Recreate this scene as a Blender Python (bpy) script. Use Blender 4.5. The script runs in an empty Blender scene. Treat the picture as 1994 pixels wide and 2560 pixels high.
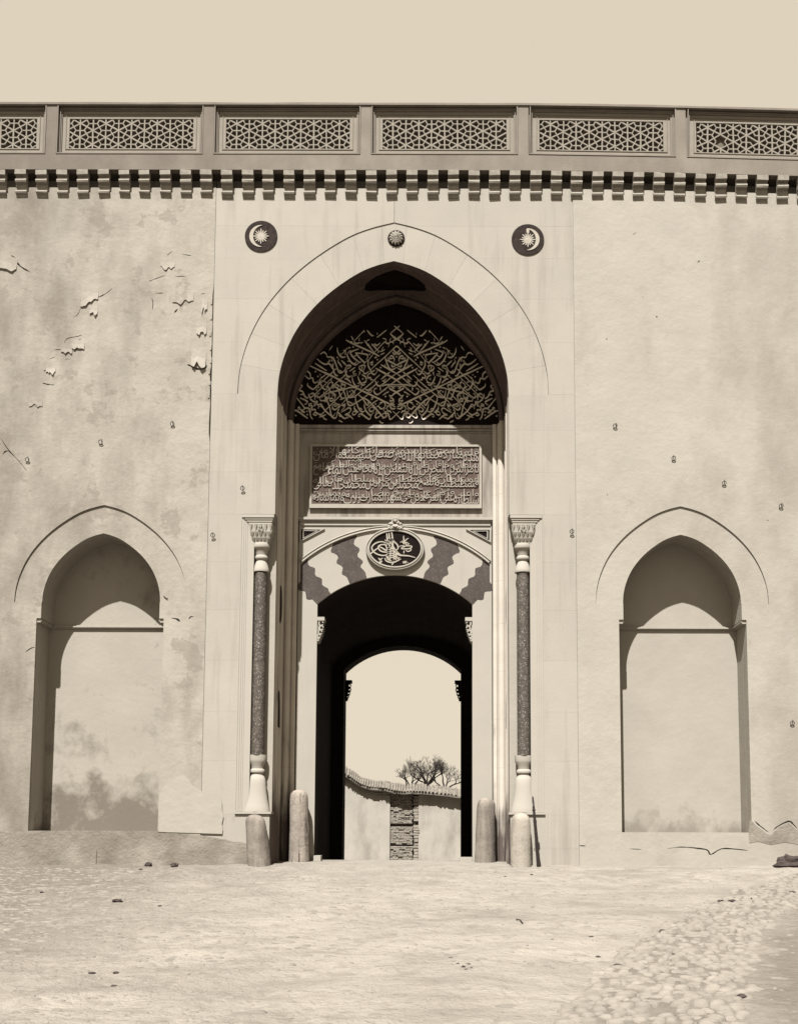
import bpy, math, random
from mathutils import Vector, Matrix, noise
from mathutils.geometry import tessellate_polygon

S = bpy.context.scene
COL = S.collection
rnd = random.Random(7)
R = math.radians

# ------------------------------------------------------------------ camera
F, DIST, CX0, CZ0 = 2600.0, 22.0, 1.0931, 0.7025
YAW, PITCH, ROLL = -0.00110, 0.09613, 0.002616
PPX, PPY, IW, IH = 1101.5, 1835.0, 1994.0, 2560.0
_f = Vector((math.sin(YAW)*math.cos(PITCH), math.cos(YAW)*math.cos(PITCH), math.sin(PITCH)))
_r = Vector((math.cos(YAW), -math.sin(YAW), 0.0)); _u = _r.cross(_f)
CR = math.cos(ROLL)*_r + math.sin(ROLL)*_u
CU = -math.sin(ROLL)*_r + math.cos(ROLL)*_u
CF = _f
CP = Vector((CX0, -DIST, CZ0))
cd = bpy.data.cameras.new('camera'); cam = bpy.data.objects.new('camera', cd); COL.objects.link(cam)
cam.matrix_world = Matrix(((CR.x, CU.x, -CF.x, CP.x), (CR.y, CU.y, -CF.y, CP.y), (CR.z, CU.z, -CF.z, CP.z), (0, 0, 0, 1)))
cd.sensor_fit = 'VERTICAL'; cd.sensor_width = 36; cd.sensor_height = 36
cd.lens = 36*F/IH
cd.shift_x = (IW/2-PPX)/IH; cd.shift_y = (PPY-IH/2)/IH
cd.clip_start = 0.1; cd.clip_end = 3000
S.camera = cam

def ray(px, py):
    return (CF + CR*((px-PPX)/F) - CU*((py-PPY)/F))
def at(px, py, Y):
    d = ray(px, py); t = (Y-CP.y)/d.y; p = CP+d*t
    return (p.x, p.z)

# ------------------------------------------------------------------ sky, sun, exposure
SUN = Vector((0.25, 1.0, -1.80)).normalized()      # travel direction of the light
elev = math.asin(-SUN.z)
W = bpy.data.worlds.new('World'); S.world = W; W.use_nodes = True
nt = W.node_tree
for n in list(nt.nodes): nt.nodes.remove(n)
def N(t, **k):
    n = nt.nodes.new(t)
    for a, b in k.items(): setattr(n, a, b)
    return n
sk = N('ShaderNodeTexSky', sky_type='NISHITA', sun_disc=False)
sk.sun_elevation = elev; sk.sun_rotation = math.atan2(-SUN.x, -SUN.y) ; sk.air_density = 1.0; sk.dust_density = 0.6; sk.ozone_density = 1.0
sep = N('ShaderNodeSeparateColor'); nt.links.new(sk.outputs[0], sep.inputs[0])   # the collodion plate sees blue only
pw = N('ShaderNodeMath', operation='POWER'); pw.inputs[1].default_value = 0.10; nt.links.new(sep.outputs[2], pw.inputs[0])
tint = N('ShaderNodeMix', data_type='RGBA', blend_type='MULTIPLY'); tint.inputs[0].default_value = 1.0
nt.links.new(pw.outputs[0], tint.inputs[6]); tint.inputs[7].default_value = (2.03, 1.79, 1.41, 1)
bg = N('ShaderNodeBackground'); bg.inputs[1].default_value = 0.1
wo = N('ShaderNodeOutputWorld')
nt.links.new(tint.outputs[2], bg.inputs[0]); nt.links.new(bg.outputs[0], wo.inputs[0])
sl = bpy.data.lights.new('sun', 'SUN'); so = bpy.data.objects.new('sun', sl); COL.objects.link(so)
sl.energy = 5.0; sl.angle = R(0.5); sl.color = (1.0, 0.99, 0.965)
so.rotation_euler = (-SUN).to_track_quat('Z', 'Y').to_euler(); so.location = (0, -10, 40)
S.view_settings.view_transform = 'Standard'; S.view_settings.look = 'None'
S.view_settings.exposure = 1.70; S.view_settings.gamma = 1.0; S.view_settings.use_curve_mapping = False
S.render.engine = 'CYCLES'

# ------------------------------------------------------------------ materials
def mat(name, col, var=.12, scale=2.0, streak=None, streak_amt=.0, streak_scale=(2.2, 2.2, .18), thr=.52, speck=None, speck_amt=0, speck_scale=60,
        bump=.25, bscale=35, bump2=.0, b2scale=4, rough=.92, gx=None, gz=None, soft=.12, soil=None, patch=None, obvar=0, bdist=.02, spec=.2, grain=.05):
    """col = base colour; streak = stain colour in vertically drawn noise; gx / gz = (a, b) stain grows from b to a along x / z."""
    m = bpy.data.materials.new(name); m.use_nodes = True; t = m.node_tree; L = t.links.new
    b = t.nodes['Principled BSDF']; b.inputs['Roughness'].default_value = rough
    b.inputs['Specular IOR Level'].default_value = spec
    tc = t.nodes.new('ShaderNodeTexCoord')
    def noi(sc, det=6, vec=None, ro=.6):
        n = t.nodes.new('ShaderNodeTexNoise'); n.inputs['Scale'].default_value = sc; n.inputs['Detail'].default_value = det; n.inputs['Roughness'].default_value = ro
        L(vec or tc.outputs['Object'], n.inputs['Vector']); return n.outputs['Fac']
    def mapr(src, a, b_, c, d):
        n = t.nodes.new('ShaderNodeMapRange'); n.inputs[1].default_value = a; n.inputs[2].default_value = b_; n.inputs[3].default_value = c; n.inputs[4].default_value = d
        L(src, n.inputs[0]); return n.outputs[0]
    def mix(f, a, c, mode='MIX'):
        n = t.nodes.new('ShaderNodeMix'); n.data_type = 'RGBA'; n.blend_type = mode
        for i, v in ((0, f), (6, a), (7, c)):
            if isinstance(v, (int, float)): n.inputs[i].default_value = v
            elif isinstance(v, tuple): n.inputs[i].default_value = (*v, 1)
            else: L(v, n.inputs[i])
        return n.outputs[2]
    def mth(op, a, c):
        n = t.nodes.new('ShaderNodeMath'); n.operation = op
        for i, v in enumerate((a, c)):
            if isinstance(v, (int, float)): n.inputs[i].default_value = v
            else: L(v, n.inputs[i])
        return n.outputs[0]
    tone = lambda c: (c[0]*.500, c[1]*.511, c[2]*.572)
    col = tone(col); streak = tone(streak) if streak else None; speck = tone(speck) if speck else None
    lo = tuple(c*(1-var) for c in col); hi = tuple(min(.9, c*(1+var*.6)) for c in col)
    c = mix(mapr(noi(scale), .3, .7, 0, 1), lo, hi)
    if grain: c = mix(mapr(noi(120, 3), .3, .7, 0, grain*2), c, tuple(x*.6 for x in col))
    if streak:
        mp = t.nodes.new('ShaderNodeMapping'); mp.inputs['Scale'].default_value = streak_scale; L(tc.outputs['Object'], mp.inputs[0])
        s1 = noi(1.0, 7, mp.outputs[0], .62); s2 = noi(scale*.35, 5)
        f = mth('ADD', mth('MULTIPLY', s1, .62), mth('MULTIPLY', s2, .38))
        sx = t.nodes.new('ShaderNodeSeparateXYZ'); L(tc.outputs['Object'], sx.inputs[0])
        if gx: f = mth('ADD', f, mapr(sx.outputs[0], gx[1], gx[0], 0, .22))
        if gz: f = mth('ADD', f, mapr(sx.outputs[2], gz[1], gz[0], 0, .22))
        c = mix(mapr(f, thr-soft, thr+soft, 0, streak_amt), c, streak)
    if patch:
        pc, pthr, psc, pamt = patch
        c = mix(mapr(noi(psc, 9, None, .68), pthr, pthr+.018, 0, pamt), c, tone(pc))
        c = mix(mapr(noi(psc*4.3, 7, None, .7), pthr+.05, pthr+.10, 0, pamt*.6), c, tone(pc))
    if obvar:
        oi = t.nodes.new('ShaderNodeObjectInfo')
        c = mix(1.0, c, mix(oi.outputs['Random'], (1-obvar,)*3, (1.0,)*3), 'MULTIPLY')
    if soil:
        an = t.nodes.new('ShaderNodeAttribute'); an.attribute_name = 'soil'
        nn = mth('ADD', mth('MULTIPLY', noi(1.3, 6), .9), mth('MULTIPLY', noi(6, 5), .5))
        c = mix(mapr(mth('ADD', mth('MULTIPLY', an.outputs['Fac'], .75), nn), .78, 1.35, 0, .9), c, tone(soil))
    if speck: c = mix(mapr(noi(speck_scale, 2), .56, .68, 0, speck_amt), c, speck)
    L(c, b.inputs['Base Color'])
    if bump:
        bp = t.nodes.new('ShaderNodeBump'); bp.inputs['Strength'].default_value = bump; bp.inputs['Distance'].default_value = bdist
        h = noi(bscale, 5)
        if bump2: h = mth('ADD', h, mth('MULTIPLY', noi(b2scale, 4), bump2))
        L(h, bp.inputs['Height']); L(bp.outputs[0], b.inputs['Normal'])
    return m
CREAM = (.455, .405, .305)
GREY = (.17, .135, .095)
M = dict(
    marble=mat('marble', (.468, .418, .318), .06, 1.2, (.21, .17, .122), .55, (5, 5, .3), .635, bump=.12, bscale=20, obvar=.05, patch=((.36, .31, .23), .66, 1.7, .4)),
    marble_in=mat('reveal_marble', (.68, .595, .45), .12, 1.5, (.085, .056, .042), .92, (5, 5, .45), .625, gz=(.95, 2.3), soft=.07, bump=.1),  # paler than the facing: bounced light put into the colour; dark foot is stain
    soffit=mat('shade_dark_marble', (.165, .115, .086), .2, 1.5, (.075, .052, .04), .8, (6, 6, 1.2), .52, bump=.15),  # dark copy of the marble: the soffit's shade is put into the colour
    field=mat('weathered_marble', (.42, .365, .275), .1, 1.5, (.13, .098, .074), .85, (7, 7, .6), .57, bump=.1),
    white=mat('white_marble', (.47, .42, .32), .04, 2, GREY, .18, thr=.64, bump=.05),
    plaster_l=mat('plaster_left', (.43, .38, .285), .14, .9, (.17, .136, .098), .8, (1.3, 1.3, .5), .645, gx=(-10.2, -4.6), bump=.32, bscale=9, bump2=3.2, b2scale=1.8, soft=.13, patch=((.25, .207, .15), .565, 1.0, .5)),
    plaster_r=mat('plaster_right', (.458, .41, .31), .08, .9, (.25, .207, .15), .65, (1.0, 1.0, .5), .665, gx=(11, 5.0), bump=.22, bscale=9, bump2=3.5, b2scale=2.0, soft=.13, patch=((.33, .285, .21), .64, 1.1, .4)),
    niche=mat('niche_plaster', (.44, .39, .293), .07, 1.1, (.15, .118, .085), .55, (2.2, 2.2, 1.6), .70, gz=(.8, 1.5), bump=.16, bscale=9, bump2=2.5, b2scale=2, soft=.07),
    niche_l=mat('grimy_niche_plaster', (.43, .38, .285), .08, 1.1, (.145, .114, .082), .8, (1.7, 1.7, 1.8), .61, gz=(.75, 2.1), bump=.18, bscale=9, bump2=2.5, b2scale=2, soft=.075, patch=((.17, .135, .097), .66, 2.2, .3)),
    plinth=mat('plinth_plaster', (.35, .303, .224), .22, 1.8, (.16, .128, .09), .7, (1.6, 1.6, 1.2), .52, bump=.6, bscale=18, bump2=2, b2scale=4),
    plinth_r=mat('plinth_pale', (.43, .38, .285), .10, 1.8, (.19, .155, .11), .7, (1.1, 1.1, 1.3), .66, gx=(11, 7), bump=.5, bscale=18, bump2=2, b2scale=4),
    cornice=mat('cornice_stone', (.45, .40, .30), .12, 1.5, (.17, .14, .10), .6, (3, 3, .8), .55, gx=(-11, -2), bump=.2),
    parapet=mat('parapet_stone', (.285, .24, .175), .12, 1.6, (.15, .12, .088), .6, (1.6, 1.6, .9), .55, gx=(-10, -2), bump=.25),
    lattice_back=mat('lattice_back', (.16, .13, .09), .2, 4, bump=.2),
    lattice=mat('lattice_stone', (.32, .275, .20), .1, 4, bump=.2),
    granite=mat('granite', (.118, .097, .068), .4, 9, speck=(.36, .31, .24), speck_amt=1.0, speck_scale=34, bump=.2, rough=.6, streak=(.05, .036, .028), streak_amt=.5, streak_scale=(30, 30, 8), thr=.5),
    black=mat('dark_painted_board', (.013, .008, .006), .3, 3, bump=.05, rough=.85, spec=.05, grain=0),
    gilt=mat('gilded_lettering', (.46, .40, .29), .1, 6, bump=.0, rough=.7),
    gilt_bright=mat('bright_gilding', (.80, .69, .49), .12, 4, bump=.0, rough=.6),  # paler copy of the gilding for the shaded tympanum: light put into the colour
    panel=mat('inscription_ground', (.125, .085, .062), .2, 5, bump=.2),
    panel_letter=mat('inscription_lettering', (.45, .395, .295), .08, 8, bump=.05),
    joggle=mat('porphyry', (.066, .049, .036), .3, 5, (.088, .066, .05), .8, (5, 5, 1.6), .5, speck=(.22, .18, .14), speck_amt=.35, speck_scale=28, bump=.1, rough=.7),
    shadestone=mat('shade_dark_stone', (.035, .024, .018), .3, 2, bump=.3, spec=.05),  # near-black: the shade inside the passage is painted into the stone
    slot=mat('slot_dark', (.012, .008, .006), .2, 3, bump=.1, spec=.02),  # black that paints in the darkness of the soffit opening
    bollard=mat('worn_marble', (.33, .28, .207), .25, 2.6, (.10, .074, .056), .85, (7, 7, .8), .53, bump=.4, bscale=22, bump2=2, b2scale=6),
    bollard_dark=mat('streaked_marble', (.36, .30, .222), .3, 3.5, (.045, .032, .024), .95, (9, 9, .55), .575, bump=.5, bscale=20, bump2=2.5, b2scale=6, soft=.05),
    bollard_pale=mat('pale_worn_marble', (.42, .365, .27), .15, 2.6, (.14, .11, .08), .6, (6, 6, 1.5), .60, bump=.4, bscale=22, bump2=2, b2scale=6),
    iron=mat('iron', (.09, .068, .052), .3, 20, bump=.2, rough=.6),
    wood=mat('gunstock_wood', (.022, .013, .009), .3, 12, bump=.1, rough=.8, spec=.15),
    steel=mat('gun_steel', (.035, .025, .02), .3, 12, bump=.05, rough=.7, spec=.2),
    ground=mat('ground', (.348, .303, .227), .18, .8, (.175, .145, .105), .8, (.8, 1.6, 1), .61, soil=(.165, .135, .097), bdist=.032, bump=1.0, bscale=22, bump2=2.0, b2scale=7, soft=.13, speck=(.22, .186, .136), speck_amt=.5, speck_scale=3.4),
    stone=mat('rubble_stone', (.29, .25, .185), .35, 5, bump=.5),
    cobble=mat('worn_cobble', (.288, .249, .186), .24, 3.5, (.20, .168, .122), .6, (2, 2, 2), .60, bump=.5, bscale=30),
    sunkstone=mat('sunk_stone', (.252, .217, .162), .28, 5, bump=.5, bscale=30),
    darkstone=mat('dark_stone', (.07, .052, .04), .5, 9, bump=.7),
    farwall=mat('boundary_plaster', (.50, .445, .34), .12, .8, (.15, .12, .088), .7, (1.1, 1.1, .55), .59, bump=.3, bscale=10),
    brick=mat('brickwork', (.40, .345, .255), .35, 9, bump=.6, bscale=30),
    tile=mat('roof_tile', (.24, .205, .15), .5, 5, bump=.8, bscale=12),
    bark=mat('bark', (.035, .026, .02), .3, 10, bump=.4),
    twig=mat('twig', (.05, .038, .028), .3, 6, bump=0),
)

# ------------------------------------------------------------------ mesh helpers
class MB:
    def __init__(s): s.v = []; s.f = []
    def add(s, vs, fs):
        o = len(s.v); s.v += [tuple(p) for p in vs]; s.f += [tuple(i+o for i in q) for q in fs]; return s
    def box(s, x0, x1, y0, y1, z0, z1):
        return s.add([(x0, y0, z0), (x1, y0, z0), (x1, y1, z0), (x0, y1, z0), (x0, y0, z1), (x1, y0, z1), (x1, y1, z1), (x0, y1, z1)],
                     [(0, 3, 2, 1), (4, 5, 6, 7), (0, 1, 5, 4), (1, 2, 6, 5), (2, 3, 7, 6), (3, 0, 4, 7)])
    def prism(s, loops, y0, y1, back=True):
        """loops of (x, z): the first is the outline, the others holes; extruded from y0 (front) to y1."""
        loops = [list(l) for l in loops]
        flat = [p for l in loops for p in l]; n = len(flat)
        tr = tessellate_polygon([[Vector((p[0], p[1], 0)) for p in l] for l in loops])
        fs = []
        for a, b, c in tr:
            A, B, C = flat[a], flat[b], flat[c]
            cr = (B[0]-A[0])*(C[1]-A[1])-(B[1]-A[1])*(C[0]-A[0])
            if cr < 0: b, c = c, b
            fs.append((a, b, c))
            if back: fs.append((a+n, c+n, b+n))
        o = 0
        for k, l in enumerate(loops):
            m = len(l); ar = sum(l[i][0]*l[(i+1) % m][1]-l[(i+1) % m][0]*l[i][1] for i in range(m))
            for i in range(m):
                a, b = o+i, o+(i+1) % m
                if (ar > 0) == (k == 0): fs.append((a, a+n, b+n, b))
                else: fs.append((a, b, b+n, a+n))
            o += m
        return s.add([(p[0], y0, p[1]) for p in flat]+[(p[0], y1, p[1]) for p in flat], fs)
    def lathe(s, prof, cx, cy, n=24, sy=1.0, rot=0):
        vs = []; fs = []
        for r, z in prof:
            for i in range(n):
                a = 2*math.pi*i/n+rot; vs.append((cx+r*math.cos(a), cy+sy*r*math.sin(a), z))
        for j in range(len(prof)-1):
            for i in range(n):
                a, b = j*n+i, j*n+(i+1) % n
                q = (a, b, b+n, a+n)
                fs.append(q if prof[j+1][1] >= prof[j][1] else q[::-1])
        k = len(prof)-1
        c0 = tuple(range(n)); c1 = tuple(k*n+i for i in range(n))
        up = prof[-1][1] >= prof[0][1]
        fs.append(c0[::-1] if up else c0); fs.append(c1 if up else c1[::-1])
        return s.add(vs, fs)
    def tube(s, pts, rad, n=8):
        pts = [Vector(p) for p in pts]; vs = []; fs = []
        if not isinstance(rad, (list, tuple)): rad = [rad]*len(pts)
        for i, p in enumerate(pts):
            t = (pts[min(i+1, len(pts)-1)]-pts[max(i-1, 0)]).normalized()
            a = t.orthogonal().normalized() if i == 0 else (a-t*a.dot(t)).normalized()
            b = t.cross(a)
            for k in range(n):
                w = 2*math.pi*k/n; vs.append(p+(a*math.cos(w)+b*math.sin(w))*rad[i])
        for i in range(len(pts)-1):
            for k in range(n):
                fs.append((i*n+k, i*n+(k+1) % n, (i+1)*n+(k+1) % n, (i+1)*n+k))
        fs.append(tuple(range(n))[::-1]); fs.append(tuple((len(pts)-1)*n+k for k in range(n)))
        return s.add(vs, fs)
    def sweep(s, prof, path, caps=True):
        """prof of (inward offset, y) swept along a path of (x, z) that runs up the left, over, and down the right."""
        m = len(path); vs = []; fs = []; k = len(prof)
        for i in range(m):
            a = path[max(i-1, 0)]; b = path[min(i+1, m-1)]
            tx, tz = b[0]-a[0], b[1]-a[1]; l = math.hypot(tx, tz) or 1; nx, nz = tz/l, -tx/l
            for o, y in prof: vs.append((path[i][0]+nx*o, y, path[i][1]+nz*o))
        for i in range(m-1):
            for j in range(k-1): fs.append((i*k+j, i*k+j+1, (i+1)*k+j+1, (i+1)*k+j))
        if caps: fs.append(tuple(range(k))[::-1]); fs.append(tuple((m-1)*k+j for j in range(k)))
        return s.add(vs, fs)
    def stroke(s, pts, w, y0, y1, taper=.55, smooth=3, pen=0):
        """a brush stroke in the facade plane: ribbon of width w from front y0 to back y1."""
        P = catmull(pts, smooth) if len(pts) > 2 else [pts[0], ((pts[0][0]+pts[1][0])/2, (pts[0][1]+pts[1][1])/2), pts[1]]
        m = len(P); vs = []; fs = []
        for i in range(m):
            a = P[max(i-1, 0)]; b = P[min(i+1, m-1)]; tx, tz = b[0]-a[0], b[1]-a[1]; l = math.hypot(tx, tz) or 1
            q = i/(m-1); h = w*.5*(1-taper*abs(2*q-1)**3)
            if pen: h *= .42+.85*abs(math.sin(math.atan2(tz, tx)-R(pen)))
            nx, nz = -tz/l*h, tx/l*h
            x, z = P[i]
            vs += [(x+nx, y0, z+nz), (x-nx, y0, z-nz), (x-nx*1.15, y1, z-nz*1.15), (x+nx*1.15, y1, z+nz*1.15)]
        for i in range(m-1):
            a, b = 4*i, 4*i+4
            fs += [(a, a+1, b+1, b), (a+1, a+2, b+2, b+1), (a+3, a, b, b+3)]
        fs += [(0, 3, 2, 1), (4*m-4, 4*m-3, 4*m-2, 4*m-1)]
        return s.add(vs, fs)
    def build(s, name, m, parent=None, smooth=False, origin=None, kind=None):
        me = bpy.data.meshes.new(name)
        o3 = origin or (0, 0, 0)
        me.from_pydata([(p[0]-o3[0], p[1]-o3[1], p[2]-o3[2]) for p in s.v], [], s.f); me.update()
        if smooth:
            for p in me.polygons: p.use_smooth = True
            if hasattr(me, 'set_sharp_from_angle'): me.set_sharp_from_angle(angle=R(40))
        me.materials.append(M[m] if isinstance(m, str) else m)
        ob = bpy.data.objects.new(name, me); COL.objects.link(ob)
        if origin: ob.location = origin
        if parent: ob.parent = parent
        if kind: ob['kind'] = kind
        return ob

def catmull(P, k=4):
    out = []
    Q = [P[0]]+list(P)+[P[-1]]
    for i in range(1, len(Q)-2):
        p0, p1, p2, p3 = Q[i-1:i+3]
        for j in range(k):
            t = j/k; t2 = t*t; t3 = t2*t
            out.append(tuple(.5*(2*p1[c]+(p2[c]-p0[c])*t+(2*p0[c]-5*p1[c]+4*p2[c]-p3[c])*t2+(3*p1[c]-p0[c]-3*p2[c]+p3[c])*t3) for c in range(len(p1))))
    out.append(tuple(P[-1])); return out

def thing(name, label, cat, loc=(0, 0, 0), group=None):
    o = bpy.data.objects.new(name, None); COL.objects.link(o); o.location = loc; o.empty_display_size = .2
    o['label'] = label; o['category'] = cat
    if group: o['group'] = group
    return o
def tag(o, label, cat, group=None):
    o['label'] = label; o['category'] = cat
    if group: o['group'] = group
    return o
def share(src, name, parent, loc):
    c = src.copy(); c.name = name; COL.objects.link(c); c.parent = parent; c.location = loc; return c

# pointed arch profile: (share of the half width, share of the rise)
_P = [(1, 0), (.988, .14), (.945, .29), (.87, .44), (.77, .572), (.64, .697), (.48, .812), (.30, .912), (.15, .966), (0, 1)]
PROF = catmull(_P, 5)
def arch(cx, hw, zs, h):
    l = [(cx-u*hw, zs+v*h) for u, v in PROF]
    return l+[(2*cx-x, z) for x, z in l[-2::-1]]
def arch_t(cx, hw, zs, h, t):
    """point at share t of the arch from left springing to right springing"""
    P = arch(cx, hw, zs, h); q = min(max(t, 0), 1)*(len(P)-1); i = min(int(q), len(P)-2); w = q-i
    return (P[i][0]*(1-w)+P[i+1][0]*w, P[i][1]*(1-w)+P[i+1][1]*w)

# ------------------------------------------------------------------ ground
def gz(x, y):
    if y > 2: z = .115-.06*(y-2) if y < 11 else -.425
    elif y > .3: z = .06+.055*(y-.3)/1.7
    else:
        z = .06+.058*y if y > -15 else -.81-.25*(1-math.exp((y+15)/8))
    if y < 1.0:
        k = min(1, max(0, (1.0-y)/1.5))
        z += k*(.05*noise.noise((x*.35, y*.5, 3.1))+.030*noise.noise((x*.9, y*1.6, 7.7))+.024*noise.noise((x*2.0, y*3.2, 1.3))+.017*noise.noise((x*4.6, y*6, 4.3))+.008*noise.noise((x*9, y*10, 2.3)))
        # a low bank along the foot of the wall at the far right, and the rough strip
        z += .10*max(0, min(1, (x-6.2)/2.5))*math.exp(-((y+1.2)/1.2)**2)
        d = strip(x, y)
        if d < 1: z += .05*(1-d*d)*(.5+noise.noise((x*3, y*3, 2))+.7*noise.noise((x*7, y*7, 2)))
    return z
STRIP = [(-15.6, 2.35), (-13, 2.95), (-10.5, 3.75), (-8, 4.9), (-6, 5.9), (-4, 7.0), (-2.2, 8.2)]
def strip(x, y):
    """distance (in half widths) from the line of rubble that runs to the lower right corner"""
    ys = STRIP
    if y < ys[0][0] or y > ys[-1][0]: return 9
    for (a, xa), (b, xb) in zip(ys, ys[1:]):
        if a <= y <= b:
            c = xa+(xb-xa)*(y-a)/(b-a); return abs(x-c)/(.80-.02*(y+15))
    return 9
xs = [-400, -150, -60, -25, -14]+[-11+.075*i for i in range(294)]+[12, 16, 25, 60, 150, 400]
ysl = [-400, -150, -60, -30, -19, -17]+[-16+.06*i for i in range(284)]+[1.3, 1.65, 2, 3, 5, 8, 11, 14, 18, 24, 30, 45, 70, 150, 400, 1200]
g = MB(); nx = len(xs)
vs = [(x, y, gz(x, y)) for y in ysl for x in xs]
g.add(vs, [(j*nx+i, j*nx+i+1, (j+1)*nx+i+1, (j+1)*nx+i) for j in range(len(ysl)-1) for i in range(nx-1)])
ground = g.build('ground', 'ground', smooth=True, kind='structure')
for p in ground.data.polygons: p.use_smooth = True
at_ = ground.data.attributes.new('soil', 'FLOAT', 'POINT')      # darker trodden earth left of the way and right of the rubble
def strip_c(y):
    q = STRIP
    if y <= q[0][0]: return q[0][1]
    for (a, xa), (b_, xb) in zip(q, q[1:]):
        if a <= y <= b_: return xa+(xb-xa)*(y-a)/(b_-a)
    return q[-1][1]
for i_, (x, y, z) in enumerate(vs):
    r_ = min(1, max(0, (x-strip_c(y)-.1)/1.2)); l_ = min(1, max(0, (-.8-x)/5.5))*(.55+.45*min(1, max(0, (y+16)/6)))
    d_ = strip(x, y)
    at_.data[i_].value = max(r_*1.1, l_, .72*min(1, max(0, (1.05-d_)*4)))

def on_ground(px, py):
    d = ray(px, py); t = 3.0
    for _ in range(4000):
        p = CP+d*t
        if p.z <= gz(p.x, p.y): break
        t += .01
    return Vector((p.x, p.y, gz(p.x, p.y)))

# ------------------------------------------------------------------ gatehouse
GATE = thing('gatehouse', 'white plastered gatehouse wall with tall pointed marble portal, crescent roundels and pierced parapet', 'gatehouse')
HW = 2.535                                     # half width of the portal
ZS = at(690, 985, 0)[1]; ZA = at(989, 652, 0)[1]; ZE = at(989, 556, 0)[1]; HE = 3.41
RISE, RISE_E = ZA-ZS, ZE-ZS
NX, NHW, NHB = 6.245, 1.27, 1.365              # niches: centre, half width above and below the impost
NZS = at(258, 1506, 0)[1]; NZA = at(258, 1333, 0)[1]; NZE = at(258, 1263, 0)[1]; NHE = 1.86
NZI, NZB = 5.30, .756
ZTOP = 15.50
def sag(x): return .055 if x < 2.5 else .055-.125*min(1.4, ((x-2.5)/6.6))**1.5
ZC = at(1000, 432, -.14)[1]
def zcoat(x): return ZC-.335+sag(x)  # top of coat; stops low so added pockets darken the gaps between corbels
FX = 3.98                                      # half width of the marble facing
YB = 1.65                                      # plane of the gate wall at the back of the portal

def portal_outline(hw, zb, off=0):
    return [(-hw+off, zb)]+arch(0, hw-off, ZS, RISE-off)+[(hw-off, zb)]
def niche_outline(cx):
    a = arch(cx, NHW, NZS, NZA-NZS)
    return [(cx-NHB, NZB), (cx-NHB, NZI)]+[(cx-NHW, NZI)]+a+[(cx+NHW, NZI), (cx+NHB, NZI), (cx+NHB, NZB)]
def niche_outer(cx):
    a = arch(cx, NHE, NZS, NZE-NZS)
    return [(cx-NHB, NZB), (cx-NHB, NZI), (cx-NHW, NZI), (cx-NHW, NZS)]+a+[(cx+NHW, NZS), (cx+NHW, NZI), (cx+NHB, NZI), (cx+NHB, NZB)]

# masonry behind the facing
m = MB()
m.prism([[(-20, -2), (-HW-.004, -2)]+[(-HW-.004, ZS)]+arch(0, HW+.004, ZS, RISE+.004)+[(HW+.004, -2), (20, -2), (20, ZTOP), (-20, ZTOP)], niche_outline(-NX), niche_outline(NX)], .30, YB)
m.build('masonry', 'niche', GATE)
NW, NZ0, NZ1 = 3.25, 1.117, 7.605              # corner recesses for the colonnettes
lo = [(-20, -2), (-HW-.004, -2), (-HW-.004, NZ0), (-NW, NZ0), (-NW, NZ1), (-HW-.004, NZ1)]
m = MB()
m.prism([lo+arch(0, HW+.004, ZS, RISE+.004)+[(-x, z) for x, z in lo[::-1]]+[(20, ZC-.50), (-20, ZC-.50)], niche_outline(-NX), niche_outline(NX)], .055, .296)
m.build('masonry', 'marble', GATE)
def slit(pts, w):
    P = catmull([at(a, b_, -.016) for a, b_ in pts], 3); m_ = len(P); A_, B_ = [], []
    for i, (x, z) in enumerate(P):
        a, b_ = P[max(i-1, 0)], P[min(i+1, m_-1)]; tx, tz = b_[0]-a[0], b_[1]-a[1]; l = math.hypot(tx, tz) or 1
        h = w*.5*(.12+.88*math.sin(math.pi*i/(m_-1))**.6)*(.55+.9*rnd.random())
        A_.append((x-tz/l*h, z+tx/l*h)); B_.append((x+tz/l*h, z-tx/l*h))
    return A_+B_[::-1]
zA = lambda l: [(x/2.73, 460+y/2.73) for x, y in l]
zB = lambda l: [(x/2.323, 1240+y/2.323) for x, y in l]
zC = lambda l: [(1420+x/2.275, 1220+y/2.275) for x, y in l]
SLIT_L = [slit(zA(l), w) for l, w in (([(0, 518), (45, 508), (85, 492), (125, 545), (160, 575), (215, 605)], .045), ([(550, 800), (565, 775), (600, 768), (660, 775), (720, 750), (770, 710)], .026),
          ([(553, 830), (540, 880), (505, 910)], .016), ([(440, 1090), (460, 1055), (530, 1040), (562, 1030)], .018), ([(370, 1132), (440, 1128), (490, 1125), (545, 1140)], .026),
          ([(300, 1280), (320, 1268), (355, 1276)], .026), ([(290, 1358), (330, 1368), (375, 1372)], .024), ([(1280, 1232), (1310, 1245), (1345, 1262), (1395, 1258), (1415, 1235)], .060),
          ([(1015, 665), (1060, 648), (1130, 622)], .018), ([(1120, 530), (1140, 490), (1180, 455)], .014), ([(1240, 478), (1280, 485), (1310, 490)], .020), ([(1060, 745), (1120, 745)], .022),
          ([(1200, 745), (1270, 740)], .022), ([(1195, 632), (1275, 630)], .014), ([(540, 1062), (580, 1066)], .03), ([(340, 1195), (380, 1180)], .024), ([(440, 1195), (485, 1195)], .016),
          ([(625, 830), (650, 858)], .03), ([(1038, 780), (1045, 820), (1040, 860)], .02), ([(1190, 880), (1215, 850)], .03),
          ([(1370, 750), (1400, 748)], .024), ([(20, 1850), (35, 1828), (62, 1820)], .03), ([(0, 1725), (60, 1815), (130, 1890), (190, 1965)], .016))]
SLIT_L += [slit(zB(l), w) for l, w in (([(995, 708), (1030, 716), (1045, 730)], .035), ([(1098, 715), (1105, 703), (1128, 700)], .03), ([(945, 550), (955, 575), (972, 592)], .03), ([(150, 905), (180, 885), (205, 878)], .03))]
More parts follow.
